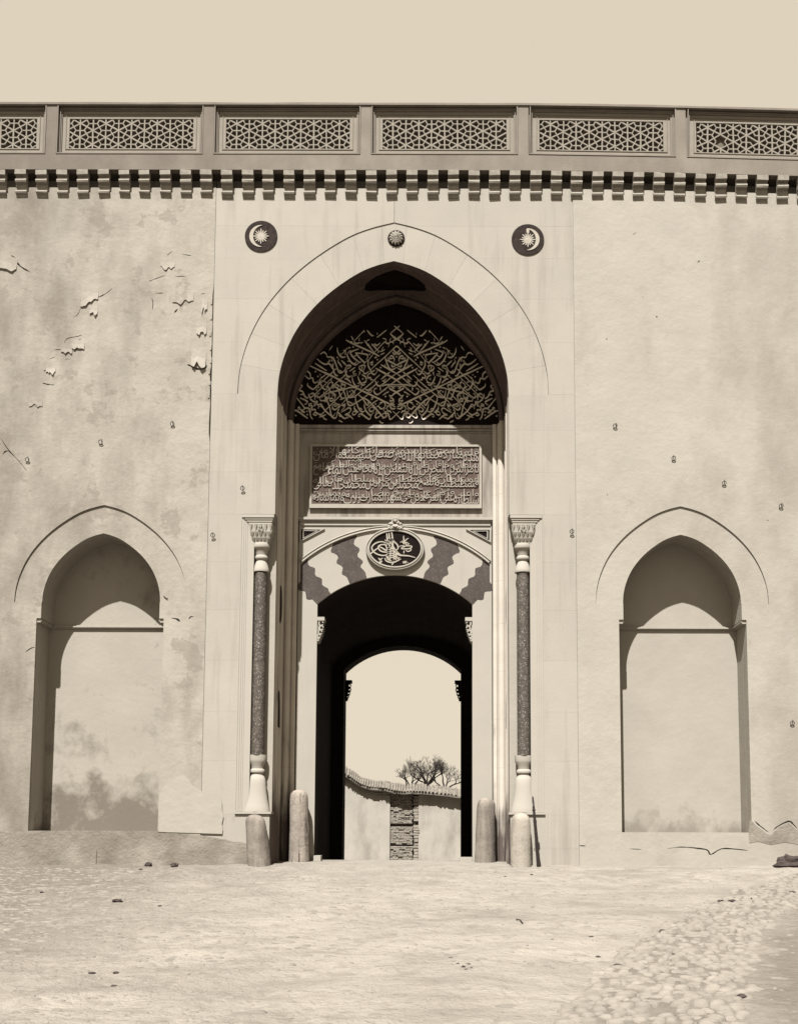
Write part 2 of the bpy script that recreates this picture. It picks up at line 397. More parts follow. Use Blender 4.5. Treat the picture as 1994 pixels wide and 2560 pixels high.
SLIT_R = [slit(l, w) for l, w in (([(1515, 846), (1516, 849)], .03), ([(1605, 741), (1606, 743)], .02), ([(1860, 497), (1866, 499)], .03), ([(1468, 962), (1469, 964)], .02), ([(1517, 1236), (1518, 1238)], .025), ([(1915, 1300), (1920, 1301)], .025), ([(1742, 657), (1748, 651)], .025), ([(1590, 580), (1580, 588)], .012), ([(1640, 790), (1641, 794)], .03))]
SLIT_R += [slit(zC(l), w) for l, w in (([(1058, 1893), (1080, 1915), (1110, 1938), (1136, 1958)], .026), ([(1162, 1950), (1190, 1924), (1250, 1896), (1275, 1910), (1300, 1938)], .030), ([(560, 2052), (640, 2042), (740, 2050), (790, 2060), (810, 2085), (870, 2052), (960, 2055), (1020, 2062)], .030), ([(60, 2034), (100, 2036)], .022), ([(345, 2052), (420, 2056)], .016))]
for sx in (-1, 1):                              # plaster coats left and right of the facing
    x0, x1 = sorted((sx*(FX+.003), sx*20))
    edge = []
    if sx < 0:                                  # torn plaster edge against the marble on the left
        zz = -2
        edge = [(x1, -2)]
        for k in range(60):
            z = 2+k*.225; j = 0
            if 9.2 < z < 12.6: j = -.05*abs(noise.noise((0, z*2.1, 5)))-.02*rnd.random()
            edge.append((x1+j, z))
        edge.append((x1, zcoat(0))); outer = [(x0, -2)]+edge+[(x0, zcoat(0))]
    else: outer = [(x0, -2), (x1, -2)]+[(x1+(x0-x1)*k/30, zcoat(x1+(x0-x1)*k/30)) for k in range(31)]
    MB().prism([outer, niche_outer(sx*NX)]+(SLIT_L if sx < 0 else SLIT_R), -.016, .053).build('plaster_coat', 'plaster_l' if sx < 0 else 'plaster_r', GATE)

# ashlar facing: coursed blocks
def ext_pts(z0, z1, sx):
    P = [p for p in arch(0, HE, ZS, RISE_E)[:len(PROF)] if z0 < p[1] < z1]
    def xz(z):
        A = arch(0, HE, ZS, RISE_E)[:len(PROF)]
        for (a, za), (b, zb) in zip(A, A[1:]):
            if za <= z <= zb: return a+(b-a)*(z-za)/(zb-za)
        return 0.0
    pts = [(xz(z0), z0)]+P+[(xz(min(z1, ZE)), min(z1, ZE))]
    if z1 > ZE: pts.append((0, z1))
    return [(sx*-x if sx > 0 else x, z) for x, z in pts]
G = .0007
rows = [-.6, .42, 1.115, 2.25, 3.3, 4.4, 5.5, 6.55, 7.607, 8.55, 9.5, ZS, 11.5, 12.5, 13.45, 14.2, zcoat(0)]
for z0, z1 in zip(rows, rows[1:]):
    for sx in (-1, 1):
        jit = rnd.uniform(0, .001)
        if z1 <= 1.2 or 7.5 < z0 < ZS-.1: segs = [(HW, HW+.75+rnd.random()*.2), None]; segs[1] = (segs[0][1], FX)
        elif z0 < 7.5: segs = [(NW+.0, FX)]
        else: segs = None
        if segs:
            for a, b in segs:
                x0, x1 = sorted((sx*(a+G), sx*(b-G)))
                MB().prism([[(x0, z0+G), (x1, z0+G), (x1, z1-G), (x0, z1-G)]], jit, .052).build('ashlar_block', 'marble', GATE)
        elif z0 < ZE:
            P = ext_pts(z0+G, z1-G, sx)
            P = [(x+sx*.004, z) for x, z in P]
            if z1 > ZE: P[-1] = (sx*.004, P[-1][1])
            MB().prism([[(sx*(FX-G), z0+G)]+P+[(sx*(FX-G), z1-G)]], jit, .052).build('ashlar_block', 'marble', GATE)
        else:
            for a, b in ((0, 1.4), (1.4, 2.7), (2.7, FX)):
                x0, x1 = sorted((sx*(a+G), sx*(b-G)))
                MB().prism([[(x0, z0+G), (x1, z0+G), (x1, z1-G), (x0, z1-G)]], rnd.uniform(0, .002), .052).build('ashlar_block', 'marble', GATE)
# voussoirs of the great arch, a finger's breadth behind the facing
NV = 15
for i in range(NV):
    ts = [(i+.0022*8*0)/NV+k/(NV*10) for k in range(11)]
    ts[0] += .00012; ts[-1] -= .00012
    a = [arch_t(0, HW, ZS, RISE, t) for t in ts]; b = [arch_t(0, HE-.006, ZS, RISE_E-.006, t) for t in ts]
    j = rnd.uniform(0, .0012)
    MB().prism([a+b[::-1]], .016+j, .052).build('voussoir', 'marble', GATE)

# reveal of the great arch: moulded blocks up the jambs and over
RP = [(.004, .30), (.004, .62), (.018, .635), (.03, .66), (.018, .685), (.004, .70), (.004, 1.18), (.022, 1.20), (.022, 1.25), (.004, 1.27), (.004, 1.40)]
RP += [(.085-.081*math.cos(a), 1.49-.085*math.sin(a)) for a in [R(x) for x in range(0, 181, 30)]][1:]
RP += [(.17, 1.53), (.185, 1.53), (.20, 1.50), (.265, 1.50), (.28, 1.52), (.28, YB)]
RPT = [(.004, .002), (.004, .16), (.012, .17), (.012, .19), (.004, .20)]+[p for p in RP if p[1] < 1.35]+[(.004, 1.42)]+[(.066-.062*math.cos(R(q_)), 1.50-.07*math.sin(R(q_))) for q_ in range(0, 181, 30)]+[(.128, 1.53), (.128, YB)]
ZT = at(733, 1064, 1.6)[1]+.004
RPA = [(.004, .002), (.004, .16), (.012, .17), (.012, .19), (.004, .20)]+RP
def seg_path(P, a, b, n): return [P(a+(b-a)*k/n) for k in range(n+1)]
zj = [-.3, .62, 1.115, 2.2, 3.3, 4.4, 5.5, 6.5, 7.607, 8.55, 9.25, ZT, ZS]
for a, b in zip(zj, zj[1:]):
    pr = RP if NZ0-.01 < a < 7.5 else (RPT if a > ZT-.01 else RPA)
    for sx in (-1, 1):
        pth = [(-HW, a+.0008), (-HW, b-.0008)] if sx < 0 else [(HW, b-.0008), (HW, a+.0008)]
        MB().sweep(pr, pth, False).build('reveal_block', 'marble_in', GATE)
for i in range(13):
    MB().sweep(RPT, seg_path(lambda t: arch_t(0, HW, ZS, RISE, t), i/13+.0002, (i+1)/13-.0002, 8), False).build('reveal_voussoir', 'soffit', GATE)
# black slab painted in for the dark opening high in the soffit
c = []
for k in range(20):
    a = 2*math.pi*k/20; t = .5+.105*math.cos(a); x, z = arch_t(0, HW-.04, ZS, RISE-.04, t)
    c.append((x, .70+.34*math.sin(a), z))
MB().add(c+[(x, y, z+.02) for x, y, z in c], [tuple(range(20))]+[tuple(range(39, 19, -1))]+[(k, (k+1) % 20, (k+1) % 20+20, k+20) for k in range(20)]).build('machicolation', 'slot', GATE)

# gate wall at the back of the portal, with the segmental door opening
def circ3(a, b, c):
    ax, ay = a; bx, by = b; cx, cy = c
    d = 2*(ax*(by-cy)+bx*(cy-ay)+cx*(ay-by))
    ux = ((ax*ax+ay*ay)*(by-cy)+(bx*bx+by*by)*(cy-ay)+(cx*cx+cy*cy)*(ay-by))/d
    uy = ((ax*ax+ay*ay)*(cx-bx)+(bx*bx+by*by)*(ax-cx)+(cx*cx+cy*cy)*(bx-ax))/d
    return ux, uy, math.hypot(ax-ux, ay-uy)
def seg_arch(xh, zs, zc, n=24):
    ux, uy, r = circ3((-xh, zs), (0, zc), (xh, zs))
    a0 = math.atan2(zs-uy, -xh); a1 = math.atan2(zs-uy, xh)
    return [(ux+r*math.cos(a0+(a1-a0)*k/n), uy+r*math.sin(a0+(a1-a0)*k/n)) for k in range(n+1)]
YD = 1.60
DHW = 1.785; DZS = at(785, 1510, YD)[1]; DZC = at(983, 1438, YD)[1]
door = [(-DHW, -1)]+seg_arch(DHW, DZS, DZC)+[(DHW, -1)]
zl = at(983, 1300, YD)[1]                                    # underside of the ledge below the inscription
MB().prism([[(-3.2, -1)]+door+[(3.2, -1), (3.2, 14.3), (-3.2, 14.3)]], YB, 2.3).build('gate_wall', 'shadestone', GATE)
# white facing round the door
XF = 2.235
MB().prism([[(-XF, -1)]+[(x, z) for x, z in door]+[(XF, -1), (XF, zl), (-XF, zl)]], YD, YB-.002).build('door_facing', 'white', GATE)
# lintel ledge with two fine beads
le = MB()
zt = at(983, 1296, YD)[1]; zb_ = at(983, 1312, YD)[1]
le.box(-XF-.02, XF+.02, YD-.075, YD-.001, zt-.05, zt+.012)
le.box(-XF+.0, XF-.0, YD-.05, YD-.0015, zt-.085, zt-.052)
le.box(-XF+.03, XF-.03, YD-.025, YD-.002, zb_-.02, zt-.087)
le.build('ledge', 'white', GATE)
# arched moulding over the joggled stones
zo_s = at(735, 1400, YD)[1]; zo_c = at(983, 1314, YD)[1]
band = seg_arch(XF-.02, zo_s, zo_c, 40)
bm_ = MB(); bm_.sweep([(0, YD-.001), (0, YD-.02), (.018, YD-.045), (.036, YD-.02), (.044, YD-.014), (.055, YD-.045), (.085, YD-.05), (.10, YD-.025), (.10, YD-.001)], band)
bm_.build('arch_moulding', 'white', GATE, smooth=True)
# sunk triangles in the spandrels
for sx in (-1, 1):
    T = [at(749, 1322, YD), at(812, 1323, YD), at(749, 1356, YD)]
    T = [(x*(-1 if sx > 0 else 1), z) for x, z in T]
    cx_ = sum(p[0] for p in T)/3; cz_ = sum(p[1] for p in T)/3
    def shr(k): return [(cx_+(x-cx_)*k, cz_+(z-cz_)*k) for x, z in T]
    sp = MB().prism([shr(1.0), shr(.80)], YD-.035, YD-.001).build('spandrel_frame', 'white', GATE)
    MB().prism([shr(.79)], YD-.008, YD-.001).build('spandrel_panel', 'black', sp)
    MB().prism([shr(.62), shr(.50)], YD-.028, YD-.009).build('spandrel_frame', 'white', sp)
# joggled voussoirs (outlines of the left half, mirrored)
def Z1(l): return [at(720+x/8.089, 1290+y/8.089, YD) for x, y in l]
def Z2(l): return [at(880+x/8.1, 1280+y/8.1, YD) for x, y in l]
JA = Z1([(320, 790), (345, 810), (400, 825), (415, 860), (400, 910), (410, 980), (440, 1020), (500, 1035), (545, 1055), (550, 1110), (545, 1180), (570, 1220), (640, 1245), (685, 1275), (690, 1330), (690, 1390), (720, 1420), (780, 1450), (815, 1470), (820, 1510)])
JL = Z1([(165, 1320), (190, 1400), (200, 1490), (240, 1510), (300, 1510), (350, 1525), (360, 1590), (370, 1670), (420, 1690), (490, 1680), (520, 1710)])
JB = Z1([(830, 520), (880, 535), (910, 570), (885, 640), (862, 700), (875, 745), (930, 760), (990, 795), (1010, 830), (1005, 870), (985, 900), (980, 960), (1020, 985), (1080, 1015), (1105, 1050), (1100, 1090), (1085, 1150), (1095, 1190), (1150, 1215), (1190, 1245)])
JC = Z2([(40, 430), (95, 480), (95, 520), (50, 570), (35, 650), (70, 690), (140, 730), (155, 780), (110, 860), (115, 910), (180, 960), (220, 1000), (215, 1040), (175, 1080), (180, 1130), (235, 1180), (270, 1230)])
ux, uy, ur = circ3((-XF+.02, zo_s), (0, zo_c), (XF-.02, zo_s)); ur -= .105
vx, vy, vr = circ3((-DHW, DZS), (0, DZC), (DHW, DZS)); vr += .004
def on_arc(p, c, r):
    d = math.hypot(p[0]-c[0], p[1]-c[1]); return (c[0]+(p[0]-c[0])*r/d, c[1]+(p[1]-c[1])*r/d)
def joint(J): return [on_arc(J[0], (ux, uy), ur)]+J+[on_arc(J[-1], (vx, vy), vr)]
def arcpts(c, r, p, q, n=8):
    a0 = math.atan2(p[1]-c[1], p[0]-c[0]); a1 = math.atan2(q[1]-c[1], q[0]-c[0])
    return [(c[0]+r*math.cos(a0+(a1-a0)*k/n), c[1]+r*math.sin(a0+(a1-a0)*k/n)) for k in range(1, n)]
jA, jB, jC = joint(JA), joint(JB), joint(JC)
edgeL = -XF+.05
jL = list(JL)+[on_arc(JL[-1], (vx, vy), vr)]
top0 = (edgeL, uy+math.sqrt(ur*ur-(edgeL-ux)**2)); jL[0] = (edgeL, jL[0][1])
dark1 = [top0]+arcpts((ux, uy), ur, top0, jA[0], 4)+jA+arcpts((vx, vy), vr, jA[-1], jL[-1], 6)+jL[::-1]
white1 = jA[::-1]+arcpts((ux, uy), ur, jA[0], jB[0])+jB+arcpts((vx, vy), vr, jB[-1], jA[-1])
dark2 = jB[::-1]+arcpts((ux, uy), ur, jB[0], jC[0])+jC+arcpts((vx, vy), vr, jC[-1], jB[-1])
mir = lambda l: [(-x, z) for x, z in l]
key = jC[::-1]+arcpts((ux, uy), ur, jC[0], mir(jC)[0], 12)+mir(jC)+arcpts((vx, vy), vr, mir(jC)[-1], jC[-1], 12)
for poly, mt, y in ((dark1, 'joggle', .006), (white1, 'white', .008), (dark2, 'joggle', .006)):
    for q in (poly, mir(poly)):
        MB().prism([q], YD-y, YD-.0008).build('joggled_voussoir', mt, GATE)
MB().prism([key], YD-.008, YD-.0008).build('keystone', 'white', GATE)

# ------- inscription panel and its surround
def rect(px0, py0, px1, py1, Y, sym=True):
    x0, z1 = at(px0, py0, Y); x1, z0 = at(px1, py1, Y)
    if sym: h = (x1-x0)/2; x0, x1 = -h, h
    return x0, x1, z0, z1
def rl(x0, x1, z0, z1): return [(x0, z0), (x1, z0), (x1, z1), (x0, z1)]
x0, x1, z0, z1 = rect(733, 1064, 1249, 1297, YD)
z0 = zt+.014
sur = MB().prism([rl(x0, x1, z0, z1)], YD+.012, YB-.003).build('inscription_surround', 'field', GATE)
MB().prism([rl(x0, x1, z0, z1), rl(x0+.085, x1-.085, z0-.2, z1-.075)][:1], YD+.01, YD+.011)
fr = MB()
for o, w, y in ((0, .075, -.055), (.085, .05, -.03), (.142, .03, -.01)):
    fr.box(x0+o, x0+o+w, YD+y, YD+.011, z0+.001, z1-o); fr.box(x1-o-w, x1-o, YD+y, YD+.011, z0+.001, z1-o)
    fr.box(x0+o+w+.001, x1-o-w-.001, YD+y, YD+.011, z1-o-w, z1-o)
fr.build('surround_moulding', 'field', sur)
px0_, px1_, pz0, pz1 = rect(773, 1111, 1201, 1271, YD-.04)
insc = MB().prism([rl(px0_, px1_, pz0, pz1)], YD-.03, YD+.0105).build('inscription_panel', 'panel', GATE)
fb = .055
MB().prism([rl(px0_, px1_, pz0, pz1), rl(px0_+fb, px1_-fb, pz0+.095, pz1-.05)], YD-.055, YD-.031).build('panel_frame', 'panel_letter', insc)

# Arabic shaping: presentation forms (isolated, final, initial, medial)
_D = {'ب': 0xFE8F, 'ت': 0xFE95, 'ث': 0xFE99, 'ج': 0xFE9D, 'ح': 0xFEA1, 'خ': 0xFEA5, 'س': 0xFEB1, 'ش': 0xFEB5, 'ص': 0xFEB9, 'ض': 0xFEBD, 'ط': 0xFEC1, 'ظ': 0xFEC5, 'ع': 0xFEC9, 'غ': 0xFECD,
      'ف': 0xFED1, 'ق': 0xFED5, 'ك': 0xFED9, 'ل': 0xFEDD, 'م': 0xFEE1, 'ن': 0xFEE5, 'ه': 0xFEE9, 'ي': 0xFEF1, 'ئ': 0xFE89}
_R = {'ا': 0xFE8D, 'د': 0xFEA9, 'ذ': 0xFEAB, 'ر': 0xFEAD, 'ز': 0xFEAF, 'و': 0xFEED, 'ة': 0xFE93, 'ى': 0xFEEF}
def shape(w):
    if w == 'الله': return '\uFEEA\uFEE0\uFEDF\uFE8D'
    out = []; prev = False; i = 0
    while i < len(w):
        ch = w[i]
        if ch == 'ل' and i+1 < len(w) and w[i+1] == 'ا':
            out.append(chr(0xFEFC if prev else 0xFEFB)); prev = False; i += 2; continue
        nxt = i+1 < len(w)
        if ch in _D: out.append(chr(_D[ch]+((3 if nxt else 1) if prev else (2 if nxt else 0)))); prev = True
        elif ch in _R: out.append(chr(_R[ch]+(1 if prev else 0))); prev = False
        else: out.append(ch); prev = False
        i += 1
    return ''.join(out[::-1])
_fc = bpy.data.curves.new('word', 'FONT'); _fo = bpy.data.objects.new('word', _fc); COL.objects.link(_fo)
_fc.resolution_u = 2; _fc.extrude = .06; _fc.offset = -.012
def word_mesh(t):
    _fc.body = t; bpy.context.view_layer.update()
    me = bpy.data.meshes.new_from_object(_fo.evaluated_get(bpy.context.evaluated_depsgraph_get()))
    v = [tuple(p.co) for p in me.vertices]; f = [tuple(p.vertices) for p in me.polygons]
    bpy.data.meshes.remove(me); return v, f
LINES = ['هذه قلعة مباركة اسس بنيانها بتاييد الله ورضوانه ورصص اركانها لتشييد الامن والامان',
         'بامر سلطان البرين وخاقان البحرين ظل الله في الثقلين عون الله بين الخافقين قهرمان الماء والطين فاتح قلعة',
         'قسطنطينية ابو الفتح سلطان محمد خان بن سلطان مراد خان بن سلطان محمد خان خلد الله تعالى',
         'سلطانه واعلى على فرق الفرقدين مكانه في تاريخ شهر رمضان المبارك سنة ثلاث وثمانين وثمانمائة']
tx0, tx1 = px0_+fb+.02, px1_-fb-.02; tz0, tz1 = pz0+.105, pz1-.06; rh = (tz1-tz0)/4
for r_, line in enumerate(LINES):
    words_ = line.split(); b = MB()
    zbase = tz1-rh*(r_+1)
    for layer in (0, 1):
        ws = [word_mesh(shape(w)) for w in words_[layer::2]]
        wid = [max(p[0] for p in v)-min(p[0] for p in v) for v, f in ws]
        tot = sum(wid)+.02*len(ws); sx = (tx1-tx0)/tot; x = tx1
        szv = rh*.86 if layer == 0 else rh*.64
        for (v, f), w in zip(ws, wid):
            mx = max(p[0] for p in v); mn = min(p[1] for p in v); h = max(max(p[1] for p in v)-mn, .75)
            k = szv/h if layer == 0 else szv/max(h, .9)
            zoff = zbase+(.0 if layer == 0 else rh*.40)
            yo = YD-.046 if layer == 0 else YD-.0445
            b.add([(x+(p[0]-mx)*sx, yo-p[2]*.1, zoff+(p[1]-mn)*k) for p in v], f)
            x -= (w+.02)*sx
    # vowel strokes and tall shafts that fill the ground between the letters
    for k in range(20):
        xx = rnd.uniform(tx0+.05, tx1-.05); zz = zbase+rh*rnd.uniform(.25, .95)
        b.stroke([(xx, zz), (xx+.07, zz+.05), (xx+.15, zz+.065)], .011, YD-.044, YD-.031, smooth=2)
    b.build('lettering', 'panel_letter', insc)
bpy.data.objects.remove(_fo)

# ------- tympanum with mirrored calligraphy
YT = YD+.022
zc = z1+.004
tl = arch(0, HW-.132, ZS, RISE-.132)
tymp = MB().prism([[(-HW+.132, zc)]+tl+[(HW-.132, zc)]], YT, YB-.004).build('tympanum', 'black', GATE)
ST = {(860, 930): """0,310 300,450 540,570 1000,790 1220,900 1400,980 1560,1070|0,540 220,470 400,490|150,790 300,760 420,680 560,560 760,400 900,270 1000,170 1090,90|650,520 700,560 780,530 900,440 1000,340 1040,290
950,260 980,360 1030,420 1110,420 1250,320 1430,170 1590,50|1160,190 1300,80 1400,0|1180,0 1300,80 1440,160 1590,250 1700,340|1590,250 1460,350 1380,420 1100,640 1020,690 950,660 910,590 930,520 1000,500|1150,440 1250,400 1400,390 1590,390
1110,440 1100,500 1110,570|1370,430 1390,510 1450,540 1480,480 1460,430|1390,520 1590,620 1700,700|1590,620 1500,690 1430,740 1370,710|420,680 560,790 700,850 850,990 1000,1160 1130,1310 1200,1390 1260,1370 1270,1280 1240,1200
1130,1310 1000,1400 950,1370 960,1290 1000,1220|1130,1310 1230,1260 1330,1270 1370,1350 1390,1430 1440,1430 1590,1290 1690,1200|360,700 350,850 400,1000 470,1150 560,1220 640,1180|620,970 620,1060 680,1200 780,1310 830,1310 910,1210
560,800 640,930 700,1010 750,970 720,910|0,600 50,750 100,900 150,1010 220,1020 350,950 540,830 740,680 860,580|0,900 150,760 300,610 400,500|90,560 110,680 160,780 230,750 310,680 320,620 220,550|700,1110 840,980 1030,850
1060,1000 1200,910 1250,980 1230,1070 1130,1130 1040,1040 980,1080|1250,1130 1400,1000 1500,930 1490,830 1400,780|1380,860 1440,890 1500,850|1430,1040 1440,1120 1560,1110|930,1140 830,1210 780,1180 770,1120 840,1070
0,1190 100,1110 180,1100 210,1160 150,1250 30,1300 130,1310 210,1370 280,1440|250,1260 300,1200 370,1210 370,1270 290,1310 250,1260|330,1030 310,1100 380,1190 440,1230|430,1360 450,1300 530,1280 640,1360 760,1440 810,1390 800,1330
250,140 260,250 310,370 370,440 440,430|290,0 300,60 380,80 260,130|420,140 470,280 560,400 640,380|540,90 640,140 680,230 640,310 540,340|800,40 720,100 720,140 740,190 800,170 820,240 880,230|50,0 80,100 140,160 230,120|1310,1120 1330,1200 1390,1190 1430,1250|20,230 80,210 220,340|1180,710 1340,600""",
(730, 930): """960,0 1060,50 1150,90 1440,240 1600,320 1700,370|1060,60 860,220 850,290 900,430 960,510 1030,540 1080,480|1260,0 900,320 760,440 650,530 580,500 480,420 480,340|1240,160 950,440 700,680 560,800 600,860 680,910 770,880
1610,120 1450,240 1240,430 1050,600 840,770 770,750 780,680 840,640|1190,200 1190,300 1100,370 1090,450 1140,520 1160,600 1270,660 1310,720 1300,820 1250,880 1160,880 1160,820 1210,790 1260,850|1190,300 1240,340 1220,430 1150,520
1150,640 1020,680 1010,780 1060,850 1120,770 1140,650|1160,620 1400,570 1700,500|1260,480 1320,460 1400,530 1440,640 1480,740 1530,810 1620,790|1560,540 1490,450 1520,390 1610,400 1600,470 1550,530 1600,660 1650,820 1700,1000|1000,1180 1150,1040 1450,730 1540,630
850,790 880,880 1040,860 1100,950 1150,1100 1180,1260 1230,1380 1330,1400 1380,1280 1400,1150 1500,1000 1640,850|770,880 770,970 820,1010 880,980 1000,1170 1200,1340 1260,1340 1330,1240|780,1260 850,1300 920,1270 1000,1200|640,1290 700,1240 770,1260 720,1320 640,1290
610,960 520,980 530,1030 600,1020 620,1150 710,1140 710,1230|140,780 330,1020 400,1100 500,1100 540,1200 570,1350 630,1440|60,1170 160,1190 320,1300 490,1420|170,1120 210,1070 240,1110 180,1170|240,1130 390,1230 280,1210|250,790 440,880 470,930 380,1000|260,700 340,680 420,770 500,800
200,480 260,400 310,440 220,560 320,590 390,720|510,660 520,740 560,800|540,700 620,650 690,700 700,860|830,1380 1030,1300|1290,930 1390,990 1450,1000 1380,1100 1300,1150 1230,1100 1250,1020 1310,990 1310,1070|1400,1220 1500,1340 1600,1420 1690,1360|1490,1230 1700,1110
1430,1170 1420,1090 1500,1010 1590,1020 1590,1090 1500,1170|370,100 400,20 480,-10 550,60 560,180 510,210 400,110|560,200 630,190 650,290 710,340 800,270""",
(860, 810): """60,490 260,600 700,800 900,890 1080,990|620,510 900,850|840,610 1050,830|1400,300 1540,180 1690,60|1400,300 1590,460 1690,400|1480,530 1590,460 1700,520|880,900 1010,780 1230,550 1290,590 1350,590 1420,550 1490,560 1490,620|740,1110 900,900
630,1170 700,1130 740,1100 730,1250 800,1400 850,1500 930,1540 1000,1450 1020,1400|350,880 680,930 720,980 710,1040 670,1090|350,880 470,1030 620,1180 600,1210|210,800 110,900 110,980 180,1120 280,1220 380,1240 480,1150|450,760 220,850 200,900 290,1030 460,1160
820,1390 900,1310 1100,1130 1240,1010 1470,790 1590,680 1690,760|1480,760 1590,880 1690,790|1480,860 1510,910 1590,900|1270,980 1260,1080 1330,1260 1400,1380 1500,1380 1590,1320|1270,1090 1420,1160 1590,1250|1500,1170 1530,1100 1490,1000 1420,970 1390,1020 1420,1060 1490,1040
1450,1230 1450,1280 1500,1300 1590,1250|1120,1240 1350,1370 1590,1510|960,1350 1300,1540 1440,1610|1390,1470 1300,1550 1120,1690|1590,1510 1340,1690|780,1190 880,1150 850,1210 870,1240 800,1230|590,1500 670,1510 760,1440|590,1450 600,1500
470,1290 560,1260 640,1280 610,1370 570,1430 490,1390 460,1330 470,1290|540,1280 550,1380|180,1350 210,1280 150,1260 80,1290 40,1400 70,1550 140,1630 240,1570|170,1440 340,1320|350,1430 280,1460 300,1530 380,1550 260,1590|720,1590 740,1540 820,1480|850,1450 940,1410
940,600 990,660 1100,580|1100,850 1240,780|1110,940 1230,880|290,500 220,380|290,550 620,190|300,560 400,600 500,560|1000,420 1150,300 1290,190|700,200 850,380""",
(730, 810): """760,1060 900,1180 1020,1230 1130,1210 1230,1340 1260,1430 1130,1560 980,1690|500,1250 1060,1520 1240,1600 1450,1700|1050,920 1080,1010 1200,1010 1290,1110 1360,1300 1430,1470 1530,1480 1600,1400|1380,720 1390,850 1470,980 1560,1020 1630,990
1260,1190 1240,1340|1350,1360 1270,1430 1330,1560 1400,1570|700,1200 1060,1430|1410,1150 1520,1320|1500,1110 1650,1260|1520,920 1690,720|1130,800 1230,670|860,930 960,860 1050,920"""}
DOTS = {(860, 930): "570,215 480,35 180,600 845,835 1260,750 955,980", (730, 930): "745,550 700,1020 465,1200 470,1300 790,140 855,80 120,1330", (860, 810): "780,930 950,1030 1015,1090 1590,1000 1110,1330 280,700", (730, 810): "1140,1115 1215,1120 1380,1020 860,1540 720,1450"}
let = MB(); axis = at(991, 950, YT)[0]; q = 0
for (ox, oy), txt in ST.items():
    for strk in txt.replace('\n', '|').split('|'):
        P = [tuple(map(float, p.split(','))) for p in strk.split()]
        P = [at(ox+a/12.15, oy+b/12.15, YT) for a, b in P]; P = [(x-axis, z) for x, z in P]
        q += 1; yy = YT-.016-.0004*(q % 9)
        let.stroke(P, .0255, yy, YT-.001, pen=62); let.stroke(mir(P), .0255, yy-.0002, YT-.001, pen=-62)
for (ox, oy), txt in DOTS.items():
    for p in txt.split():
        a, b = map(float, p.split(',')); x, z = at(ox+a/12.15, oy+b/12.15, YT); x -= axis
        for s_ in (-1, 1): let.prism([[(s_*x-.02, z), (s_*x, z-.02), (s_*x+.02, z), (s_*x, z+.02)]], YT-.017, YT-.001)
def in_tymp(x, z): return z > zc+.12 and abs(x) < HW-.25 and z < zc+.55+1.95*(1-(abs(x)/(HW-.25))**2.2)
k_ = 0
while k_ < 120:                                   # vowel marks between the letters, mirrored like them
    x = rnd.uniform(-2.2, -.05); z = zc+rnd.uniform(.12, 2.3)
    if not in_tymp(x, z): continue
    k_ += 1; a = rnd.choice((R(35), R(35), R(-30), R(80))); l = rnd.uniform(.05, .12); c_ = rnd.uniform(-.03, .03)
    P = [(x, z), (x+l*.5*math.cos(a)-c_*math.sin(a), z+l*.5*math.sin(a)+c_*math.cos(a)), (x+l*math.cos(a), z+l*math.sin(a))]
    let.stroke(P, .018, YT-.0125, YT-.001, pen=62); let.stroke(mir(P), .018, YT-.0128, YT-.001, pen=-62)
let.build('lettering', 'gilt_bright', tymp)

# ------- oval cartouche with the sultan's cipher and its wreath
ocx, ocz = 0.0, at(984.5, 1374.5, YD)[1]
def oval(a, b, n=48): return [(ocx+a*math.cos(2*math.pi*k/n), ocz+b*math.sin(2*math.pi*k/n)) for k in range(n)]
SC = 109.9
A0, B0 = 74.5/SC, 55.5/SC; A1, B1 = 64.5/SC, 45/SC
YO = YD-.085
cart = MB().prism([oval(A1+.03, B1+.03)], YO+.012, YD-.009).build('cartouche', 'panel_dark' if 'panel_dark' in M else 'black', GATE)
ringp = MB(); n = 64; prof = [(1.0, YD-.009), (1.0, YO+.01), (.80, YO-.012), (.62, YO+.012), (.50, YO+.012), (.36, YO-.018), (.1, YO-.018), (0, YO+.008), (0, YO+.02)]
vs = []; fs = []
for k in range(n):
    a = 2*math.pi*k/n
    for t, y in prof: vs.append((ocx+(A1+(A0-A1)*t)*math.cos(a), y, ocz+(B1+(B0-B1)*t)*math.sin(a)))
kk = len(prof)
for k in range(n):
    for j in range(kk-1): fs.append((k*kk+j, k*kk+j+1, ((k+1) % n)*kk+j+1, ((k+1) % n)*kk+j))
ringp.add(vs, fs).build('cartouche_frame', 'white', cart, smooth=True)
TG = """700,430 708,520 715,640|745,420 752,520 765,650|795,390 815,520 830,700|720,640 600,600 480,630 410,690 400,750 450,820 550,870 660,880 725,840|720,670 600,660 540,690 530,730 580,790 680,815 725,805|540,700 610,730 690,780 700,720 650,640|360,860 440,790 520,730
690,580 760,680 850,780 950,870 1030,880 1150,890 1280,925|740,540 830,700 900,800 980,870 1060,880|790,520 850,600 910,660 930,730 900,770|660,930 690,990 780,1020 870,1010 990,950|700,890 760,960|920,960 965,920|840,1020 800,1075|730,720 800,700 900,780|735,770 820,740 910,830|740,810 830,790 920,880
735,850 830,840 930,930|720,900 820,880 920,950|740,940 830,920 900,980|780,720 770,980|840,740 840,980|890,800 880,960|690,880 720,960 800,985|1040,480 1045,560 1050,650|1140,530 1060,590 1050,650 1010,580|1160,650 1080,610 1100,670 1150,660|960,690 1060,685 990,740 1120,745 1190,730 1200,690 1080,690 1050,720
1080,770 1130,800 1190,770 1170,720|1050,780 1045,840|530,930 570,960 620,930|540,960 600,1000 550,1030 590,960|1032,1000 1040,1045|1062,1045 1058,1003 1080,1003|1088,1045 1084,1003 1106,1003|660,560 700,600|720,520 760,560"""
b = MB(); q = 0
